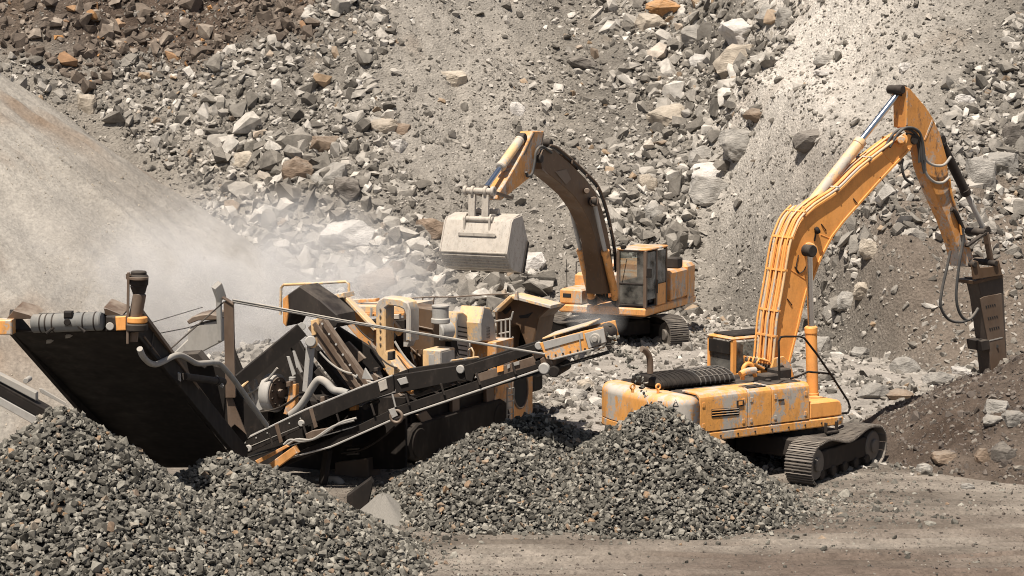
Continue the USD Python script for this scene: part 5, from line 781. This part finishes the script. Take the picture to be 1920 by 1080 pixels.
# main conveyor
MC = group_part(CR, 'main_conveyor'); HL, HR, TR, TL = at(12, 622, 35.6), at(252, 622, 35.3), at(446, 876, 42.4), at(236, 905, 42.7)
dn = unit(np.cross(TR - HR, HL - HR)); dn = dn if dn[2] > 0 else -dn; ew = unit(HR - HL); dl = unit(TR - HR)
part(MC, 'underside_tray', [prism([HL, HR, TR, TL], dn * .05, .01)], m_black); part(MC, 'belt', [prism([p + dn * .33 for p in (HL + ew * .45, HR - ew * .45, TR - ew * .3, TL + ew * .3)], dn * .03, .006)], m_rubber)  # shade under the main conveyor is put into the tray as black
for p, q, o in ((HL, TL, 1), (HR, TR, -1)): part(MC, 'side_frame', [prism([p, q, q + dn * .42, p + dn * .42], ew * o * .10, .01)], m_black); 
part(MC, 'frame_strip', [tube([HR + ew * .02 + dl * a + dn * .1, HR + ew * .02 + dl * b + dn * .1], .02, 6) for a, b in ((.5, 2.6),)], m_brown); part(MC, 'frame_rail', [beam(HR + ew * .06 + dn * .40, TR + ew * .06 + dn * .40, .07, .07)], m_brown)  # frame strip paints a brown highlight along the dark side frame
dc = at(125, 607, 35.4); d0, d1 = at(62, 607, 35.45), at(192, 602, 35.3); part(MC, 'head_drum', [cyl(d0, d1, .165, 32, .02)], m_drum, 40)
for t_ in (.12, .20, .30, .74, .90): p = d0 + (d1 - d0) * t_; part(MC, 'drum_band', [cyl(p, p + ew * .03, .172, 32, .01)], m_dark, 40)
for s_, o in ((1, -1), (-1, 1)):
    p = at(126, 600, 35.15); part(MC, 'scraper_arm', [tube([d0 + (d1 - d0) * .5 + dn * .12 + [0, -.12, 0], d0 + (d1 - d0) * (.5 + .28 * s_) + [0, -.17, -.16]], .028, 8)], m_black)
part(MC, 'scraper_block', [prism([at(119, 584, 35.2), at(135, 584, 35.2), at(136, 597, 35.2), at(119, 597, 35.2)], [0, .15, 0], .02), cyl(at(126, 604, 35.1), at(126, 604, 35.25), .06, 14, .01)], m_black); part(MC, 'scraper_knob', [cyl(at(147, 590, 35.4), at(147, 590, 35.6), .055, 12, .01)], m_dark)
for x0, x1, y0, mat_ in ((-14, 22, 600, m_body), (198, 236, 593, m_dark)): part(MC, 'bearing_box', [prism([at(x0, y0, 35.3), at(x1, y0, 35.3), at(x1, y0 + 28, 35.3), at(x0, y0 + 28, 35.3)], [0, .3, 0], .02)], mat_)
part(MC, 'bearing_cover', [prism([at(216, 594, 35.25), at(236, 593, 35.25), at(236, 619, 35.25), at(218, 620, 35.25)], [0, .08, 0], .012)], m_boom); part(MC, 'bearing', [cyl(at(206, 612, 35.2), at(206, 612, 35.3), .07, 16, .01)], m_grey)
part(MC, 'guard_flap', [prism([at(194, 577, 35.5), at(200, 578, 35.5), at(230, 590, 35.5), at(228, 596, 35.5), at(196, 592, 35.5)], [.05, .5, .1], .01)], m_brown); part(MC, 'guard_flap', [prism([at(10, 600, 35.5), at(27, 580, 35.5), at(58, 588, 35.5), at(68, 596, 35.5), at(30, 598, 35.5)], [.05, .5, .1], .01)], m_brown)
bp_, tp_ = at(256, 612, 35.4), at(262, 545, 35.4); part(MC, 'motor_post', [cyl(at(251, 640, 35.4), at(253, 610, 35.4), .07, 16), cyl(at(253, 600, 35.4), tp_ - [0, 0, .05], .115, 22, .01)], m_brown, 40); part(MC, 'motor_collar', [cyl(at(256, 605, 35.4), at(256, 593, 35.4), .19, 24, .02)], m_boom, 40); part(MC, 'motor_flange', [cyl(at(256, 620, 35.4), at(256, 606, 35.4), .20, 24, .02)], m_dark, 40)
part(MC, 'motor_cap', [cyl(at(260, 536, 35.4), at(261, 514, 35.4), .165, 24, .03), cyl(at(261, 552, 35.4), at(260, 534, 35.4), .11, 20, .02, .15), cyl(at(260, 516, 35.4), at(260, 508, 35.4), .14, 24, .03)], m_dark, 40); part(MC, 'motor_clamp', [cyl(at(260, 524, 35.35), at(260, 519, 35.35), .172, 24, .005)], m_brown)
part(MC, 'motor_stay', [beam(at(239, 645, 35.3), at(241, 510, 35.3), .05, .04)], m_brown); part(MC, 'motor_arm', [beam(at(236, 521, 35.3), at(262, 520, 35.35), .03, .05), beam(at(236, 516, 35.3), at(246, 515, 35.3), .03, .04)], m_brown)
mx = lin((250, 35.6), (500, 43.2)); mp = lambda q: [at(x, y, mx(x) - .75) for x, y in q]
part(MC, 'hydraulic_hose', [tube(mp([(262, 654), (268, 668), (280, 680), (292, 683), (308, 677), (325, 668), (337, 666), (350, 671), (368, 681), (384, 681), (402, 680), (414, 684), (440, 714), (470, 756), (500, 798)]), .055, 10, 5)], m_hose, 60)
part(MC, 'tension_cylinder', [cyl(at(345, 706, mx(345) - .8), at(404, 714, mx(404) - .8), .07, 18, .01), cyl(at(404, 714, mx(404) - .8), at(418, 716, mx(418) - .8), .085, 18, .01)], m_dark); parts(MC, 'cylinder_lug', [prism(mp([(333, 699), (341, 697), (343, 711), (334, 712)]), [0, .1, 0], .006), prism(mp([(406, 704), (428, 714), (424, 720), (408, 720)]), [0, .1, 0], .006)], m_hose)
part(MC, 'tail_plate', [prism([at(x, y, 42.4) for x, y in [(345, 664), (372, 662), (390, 684), (420, 690), (450, 740), (500, 800), (470, 815), (436, 860), (380, 845), (300, 760), (290, 690)]], [0, .12, 0], .01)], m_black); part(MC, 'tail_gusset', [prism([at(x, y, 42.2) for x, y in [(424, 736), (432, 738), (462, 815), (452, 806), (440, 796), (428, 806)]], [0, .08, 0], .006)], m_brown)
part(MC, 'tail_flap', [prism([at(x, y, 41.5) for x, y in [(294, 650), (303, 635), (326, 662), (318, 672)]], [0, .12, 0], .01)], m_black); part(MC, 'tail_cover', [prism([at(x, y, 41.9) for x, y in [(338, 664), (372, 662), (392, 686), (384, 692), (352, 674)]], [0, .5, 0], .02)], m_dark)
for q in ([(340, 742), (356, 768), (392, 812)], [(372, 730), (366, 760), (358, 776)], [(374, 752), (398, 784)]): part(MC, 'tail_rod', [tube([at(x, y, 42.0) for x, y in q], .025, 6)], m_brown)
for x, y in ((130, 628), (94, 638)): part(MC, 'caught_stone', [trimesh.Trimesh(PROTO[3].vertices * .16 + at(x, y, 35.62 if y < 635 else 35.9), PROTO[3].faces)], m_hose, False)
part(MC, 'tray_lamp', [prism([at(101, 705, 38), at(108, 708, 38), at(108, 718, 38), at(102, 718, 38)], [0, .1, 0], .01)], m_old)

# ---------------------------------------------------------------- conveyor at the left edge, dusty hood, sand
OC = thing('conveyor', (-10, 46, 0), 'dusty grey conveyor frame running out of the picture behind the left gravel pile', 'conveyor')
oy = lin((0, 46.5), (180, 48.5)); op = lambda q: [at(x, y, oy(x)) for x, y in q]
for q, m_, d in (([(-60, 672), (0, 687), (100, 714), (100, 728), (0, 700), (-60, 685)], m_hose, .25), ([(-60, 689), (0, 704), (140, 746), (140, 752), (0, 710), (-60, 694)], m_black, .3), ([(-60, 712), (0, 728), (150, 772), (165, 792), (120, 780), (0, 744), (-60, 729)], m_grey, .25)): part(OC, 'frame_rail', [prism(op(q), [0, d, 0], .015)], m_)
part(OC, 'belt', [prism(op([(-60, 694), (0, 709), (120, 745), (130, 764), (0, 726), (-60, 710)]), [0, .7, 0], .01)], m_black); part(OC, 'roller', [cyl(op([(50, 713)])[0] - [0, .1, 0], op([(50, 713)])[0] + [0, .3, 0], .065, 16, .01)], m_hose); part(OC, 'slat', [prism([p - [0, .06, 0] for p in op([(74, 728), (80, 727), (136, 745), (142, 753), (78, 735)])], [0, .05, 0], .01)], m_hose); part(OC, 'slat', [prism([p - [0, .06, 0] for p in op([(-40, 698), (46, 718), (48, 726), (-40, 705)])], [0, .05, 0], .01)], m_hose)
DH = thing('screen_hood', (-7.5, 49, 0), 'dust covered curved hood of a screen between the two posts', 'screen hood')
part(DH, 'chute', [prism([at(x, y, 49) for x, y in [(325, 662), (352, 636), (352, 620), (360, 612), (410, 600), (418, 640), (372, 664)]], [.1, .9, 0], .03)], m_hose); part(DH, 'curved_roof', [prism([at(x, y, 48.9) for x, y in [(350, 602), (360, 594), (376, 590), (392, 588), (408, 590), (409, 599), (390, 600), (372, 601), (354, 608)]], [.1, 1.0, 0], .02)], m_brown); part(DH, 'post', [prism([at(x, y, 48.8) for x, y in [(404, 558), (414, 556), (416, 640), (408, 640)]], [0, .2, 0], .02)], m_hose)
SB = thing('sand_chute', (-2.4, 40.5, 0), 'low dark steel chute with a sand heap beside it between the gravel piles', 'chute')
sy_ = 41.2; part(SB, 'chute_wall', [prism([at(x, y, sy_) for x, y in [(650, 930), (695, 897), (700, 905), (688, 958), (650, 962)]], [0, .25, 0], .015)], m_black)
sc_ = at(716, 955, 40.2); ar_ = np.linspace(0, 2 * np.pi, 37)[:-1]; rr = [(0, .52), (.12, .48), (.3, .30), (.55, .08), (.75, -.06)]; sv = np.vstack([[sc_[0] + r * math.cos(a) * (1 + .08 * math.sin(3 * a)), sc_[1] + .4 + r * math.sin(a), z + .02 * math.sin(5 * a)] for r, z in rr for a in ar_]); sf = [(i * 36 + j, i * 36 + (j + 1) % 36, (i + 1) * 36 + (j + 1) % 36, (i + 1) * 36 + j) for i in range(4) for j in range(36)]
m_sand = M('crusher_sand', {'g': ('geometry', {}), 'n': ('noise_texture', {'scale': 60, 'detail': 4}), 'r': ('rgb_ramp', {'ramp': [(.3, (.13, .12, .10)), (.7, (.21, .19, .165))]}), 'b': ('bump', {'strength': .8, 'distance': .01}), 'p': ('principled_bsdf', {'roughness': 1.0})}, [('g.position', 'n.vector'), ('n.fac', 'r.fac'), ('r.color', 'p.base_color'), ('n.fac', 'b.height'), ('b.normal', 'p.normal')])
solo('sand_heap', (sv, np.array(sf)[:, ::-1]), m_sand, True, 'small smooth heap of crusher sand between the gravel piles', 'sand heap')
# stones falling from the conveyor head
n_ = 70; tt = r2.uniform(0, 1, n_) ** .8; q0, q1, q2_ = at(1136, 618, 41.8), at(1172, 650, 41.8), at(1208, 735, 41.8); fpos = np.outer((1 - tt) ** 2, q0) + np.outer(2 * tt * (1 - tt), q1) + np.outer(tt ** 2, q2_) + r2.normal(size=(n_, 3)) * np.array([.07, .25, .07])
instancer(free('/World', 'falling_stones'), PROTO, m_gravel, fpos, r2.uniform(.05, .12, n_), rand_q(r2, n_), r2, 'crushed stones falling from the head of the side conveyor', 'stones')
# rubble behind the dust, dust
K = 9000; x, y = r2.uniform(-13, -2, K), r2.uniform(52, 73, K); k = h_floor(x, y) > H(x, y) - .02; x, y = x[k], y[k]
instancer(free('/World', 'dusty_rubble'), PROTO, m_boulder['white'], np.stack([x, y, h_floor(x, y) + .02], 1), np.minimum(.18 * np.exp(r2.normal(size=len(x)) * .5), .7), rand_q(r2, len(x)), r2, 'pale rubble lying in the dust behind the crusher', 'rubble')
hx, hy = at(500, 600, 53)[:2]; hp = lambda x, y: 2.15 - .62 * np.sqrt(((x - hx) / 1.5) ** 2 + (y - hy) ** 2 + .1) + .3 * fb(x, y, 1.0, 3, 88)
RH = thing('rock_heap', (hx, hy, 0), 'heap of broken rock half hidden in dust behind the cable post', 'rock heap'); gx, gy = np.meshgrid(np.linspace(hx - 5, hx + 5, 50), np.linspace(hy - 3.5, hy + 3.5, 40)); gz = hp(gx, gy); fi = np.arange(2000).reshape(40, 50); part(RH, 'core', (np.stack([gx, gy, gz], -1).reshape(-1, 3), np.stack([fi[:-1, :-1], fi[:-1, 1:], fi[1:, 1:], fi[1:, :-1]], -1).reshape(-1, 4)), m_rubble, True)
x, y = r2.uniform(hx - 5, hx + 5, 3000), r2.uniform(hy - 3.5, hy + 3.5, 3000); z = hp(x, y); k = z > 0; instancer(free(RH.path, 'stones'), PROTO, m_rubble, np.stack([x, y, z], 1)[k] - RH.base, .17 * np.exp(r2.normal(size=int(k.sum())) * .4), rand_q(r2, int(k.sum())), r2)
def dust(name, c, rad, dens, seed, lab):
    b = trimesh.creation.icosphere(3); v = b.vertices * rad; v = v * (1 + .25 * (meshkit.fbm(b.vertices * 1.6 + seed, 3, seed) - .5))[:, None] + c
    m = M(name, {'g': ('geometry', {}), 'mp': ('mapping', {'location': tuple(-np.asarray(c)), }), 'm2': ('mapping', {'scale': tuple(1 / np.asarray(rad))}), 'ln': ('vector_math', {'math_type': 'length'}), 'fo': ('map_range', {'from_min': .15, 'from_max': .95, 'to_min': 1, 'to_max': 0}), 'n': ('noise_texture', {'scale': .5, 'detail': 6, 'roughness': .68, 'distortion': 1.2}),
        'nr': ('map_range', {'from_min': .40, 'from_max': .68, 'to_min': .0, 'to_max': dens}), 'x': ('math', {'math_type': 'multiply'}), 'p': ('principled_volume', {'color': (1.0, .955, .90), 'anisotropy': -.15})},
        [('g.position', 'mp.vector'), ('mp.vector', 'm2.vector'), ('m2.vector', 'ln.vector1'), ('ln.value', 'fo.value'), ('g.position', 'n.vector'), ('n.fac', 'nr.value'), ('fo.result', 'x.value1'), ('nr.result', 'x.value2'), ('x.value', 'p.density')], volume='p.volume')
    solo('dust_cloud', trimesh.Trimesh(v, b.faces), m, True, lab, 'dust', kind='stuff')
dust('crusher_dust', at(500, 560, 55), (6.0, 5.0, 3.4), .72, 1, 'pale dust drifting up behind the crusher feed hood')
dust('mound_dust_air', at(300, 600, 56), (8.5, 5.5, 4.6), .22, 2, 'thin pale dust drifting over the foot of the mound')
dust('conveyor_dust', at(1120, 596, 43), (.75, .7, .5), 1.6, 3, 'small puff of dust over the side conveyor head')
# ---------------------------------------------------------------- clutter of the plant
for k in range(9):
    t_ = .10 + .095 * k; p = T0 + (T1 - T0) * t_ - cc * .02; part(SC, 'stiffener', [prism([p + ee * -.02 - nn_ * .02, p + ee * .02 - nn_ * .02, p + ee * .02 - nn_ * .28, p + ee * -.02 - nn_ * .28], -cc * .03, .004)], m_dark)
for k in range(6):
    x0 = 752 + 42 * k; part(SC, 'cross_brace', [beam(sp([(x0, lin((745, 735), (1010, 655))(x0))])[0] + cc * .08, sp([(x0 + 34, lin((745, 772), (1010, 684))(x0 + 34))])[0] + cc * .08, .04, .05)], m_dark)
for x in np.linspace(1030, 1126, 8): part(SC, 'bolt', [cyl(at(x, lin((1028, 668), (1134, 646))(x), yc(x)) - cc * .10, at(x, lin((1028, 668), (1134, 646))(x), yc(x)) - cc * .07, .02, 8)], m_dark)
for x in np.linspace(460, 730, 14): part(SC, 'bolt', [cyl(at(x, lin((450, 834), (736, 709))(x), yc(x)) - cc * .02, at(x, lin((450, 834), (736, 709))(x), yc(x)) + cc * .0, .018, 8)], m_grey)
def sag(p, q, d, n=9): t_ = np.linspace(0, 1, n)[:, None]; return np.asarray(p) * (1 - t_) + np.asarray(q) * t_ - np.array([0, 0, 1.0]) * d * 4 * t_ * (1 - t_)
r7 = np.random.default_rng(77)
for x0, y0, x1, y1, u, d_ in ((456, 742, 520, 690, -.1, .1), (470, 770, 560, 740, -.2, .15), (540, 640, 580, 700, .4, .1), (556, 690, 600, 755, -.1, .06), (600, 660, 660, 700, .2, .1), (640, 690, 720, 720, .3, .08), (690, 640, 745, 690, 1.8, .12), (740, 640, 800, 700, 2.4, .15), (700, 720, 780, 740, 1.5, .1), (620, 800, 720, 780, .2, .1), (640, 850, 740, 800, .1, .15), (770, 660, 800, 720, 2.6, .08), (560, 620, 640, 650, 1.2, .1), (660, 600, 700, 640, 2.2, .06), (850, 650, 880, 690, 3.4, .06)):
    part(CR, 'cable_run', [tube(sag(C.on_u(x0, y0, u), C.on_u(x1, y1, u), d_), .018 + .012 * r7.uniform(), 6)], m_dark if r7.uniform() < .55 else m_hose, 60)
for q, u, mt_ in (([(640, 648), (652, 640), (684, 672), (672, 680)], 1.7, m_brown), ([(655, 645), (690, 682)], 1.6, None), ([(596, 690), (640, 740), (632, 746), (588, 698)], .6, m_dark), ([(700, 700), (752, 742), (744, 748), (694, 708)], 1.4, m_brown), ([(470, 700), (512, 660), (518, 664), (476, 706)], .4, m_brown)):
    if mt_: part(CR, 'bracing', [prism_u(q, u, .08, .006)], mt_)
for k in range(7): part(CR, 'flange_bolt', [cyl(C.on_u(604 + 13 * k, 607 + 19.3 * k, .26), C.on_u(604 + 13 * k, 607 + 19.3 * k, .22), .026, 8)], m_grey)
for k in range(6): part(CR, 'flange_bolt', [cyl(C.on_u(713, 580 + 13 * k, 2.2), C.on_u(713, 580 + 13 * k, 2.17), .022, 8)], m_brown)
for k in range(5): part(CR, 'jaw_rib', [prism_u([(770 + 9 * k, 656), (773 + 9 * k, 656), (774 + 9 * k, 716), (771 + 9 * k, 716)], 3.24, .06, .004)], m_old2)
W_ = group_part(CR, 'walkway'); part(W_, 'walkway_plate', [prism_u([(842, 712), (900, 704), (900, 708), (842, 717)], 3.0, .5)], m_grey)
for x in (846, 872, 897): part(W_, 'walkway_post', [tube(up_([(x, 714 - (x - 842) * .14), (x, 676 - (x - 842) * .14)], 2.95), .018, 6)], m_cream)
part(W_, 'walkway_rail', [tube(up_([(846, 676), (897, 669)], 2.95), .018, 6)], m_cream)
for x, y, w_, h_, u in ((612, 762, 16, 14, -.3), (655, 752, 12, 18, -.2), (536, 716, 8, 10, -.3), (560, 752, 10, 8, -.4), (600, 744, 8, 14, -.3), (668, 716, 14, 10, .6), (726, 660, 10, 16, 1.9), (778, 690, 12, 10, 2.5), (800, 712, 14, 8, 2.4), (700, 690, 8, 8, 1.2)): part(CR, 'fitting', [prism_u([(x, y), (x + w_, y - 1), (x + w_, y + h_ - 1), (x, y + h_)], u, .14, .015)], (m_brown, m_grey, m_dark, m_old)[(x + y) % 4])
for k in range(8): p = HR + dl * (1.0 + .85 * k) + dn * .2 - ew * .0; part(MC, 'frame_rib', [beam(p + ew * .01 - dn * .18, p + ew * .01 + dn * .2, .06, .05, dl)], m_dark)
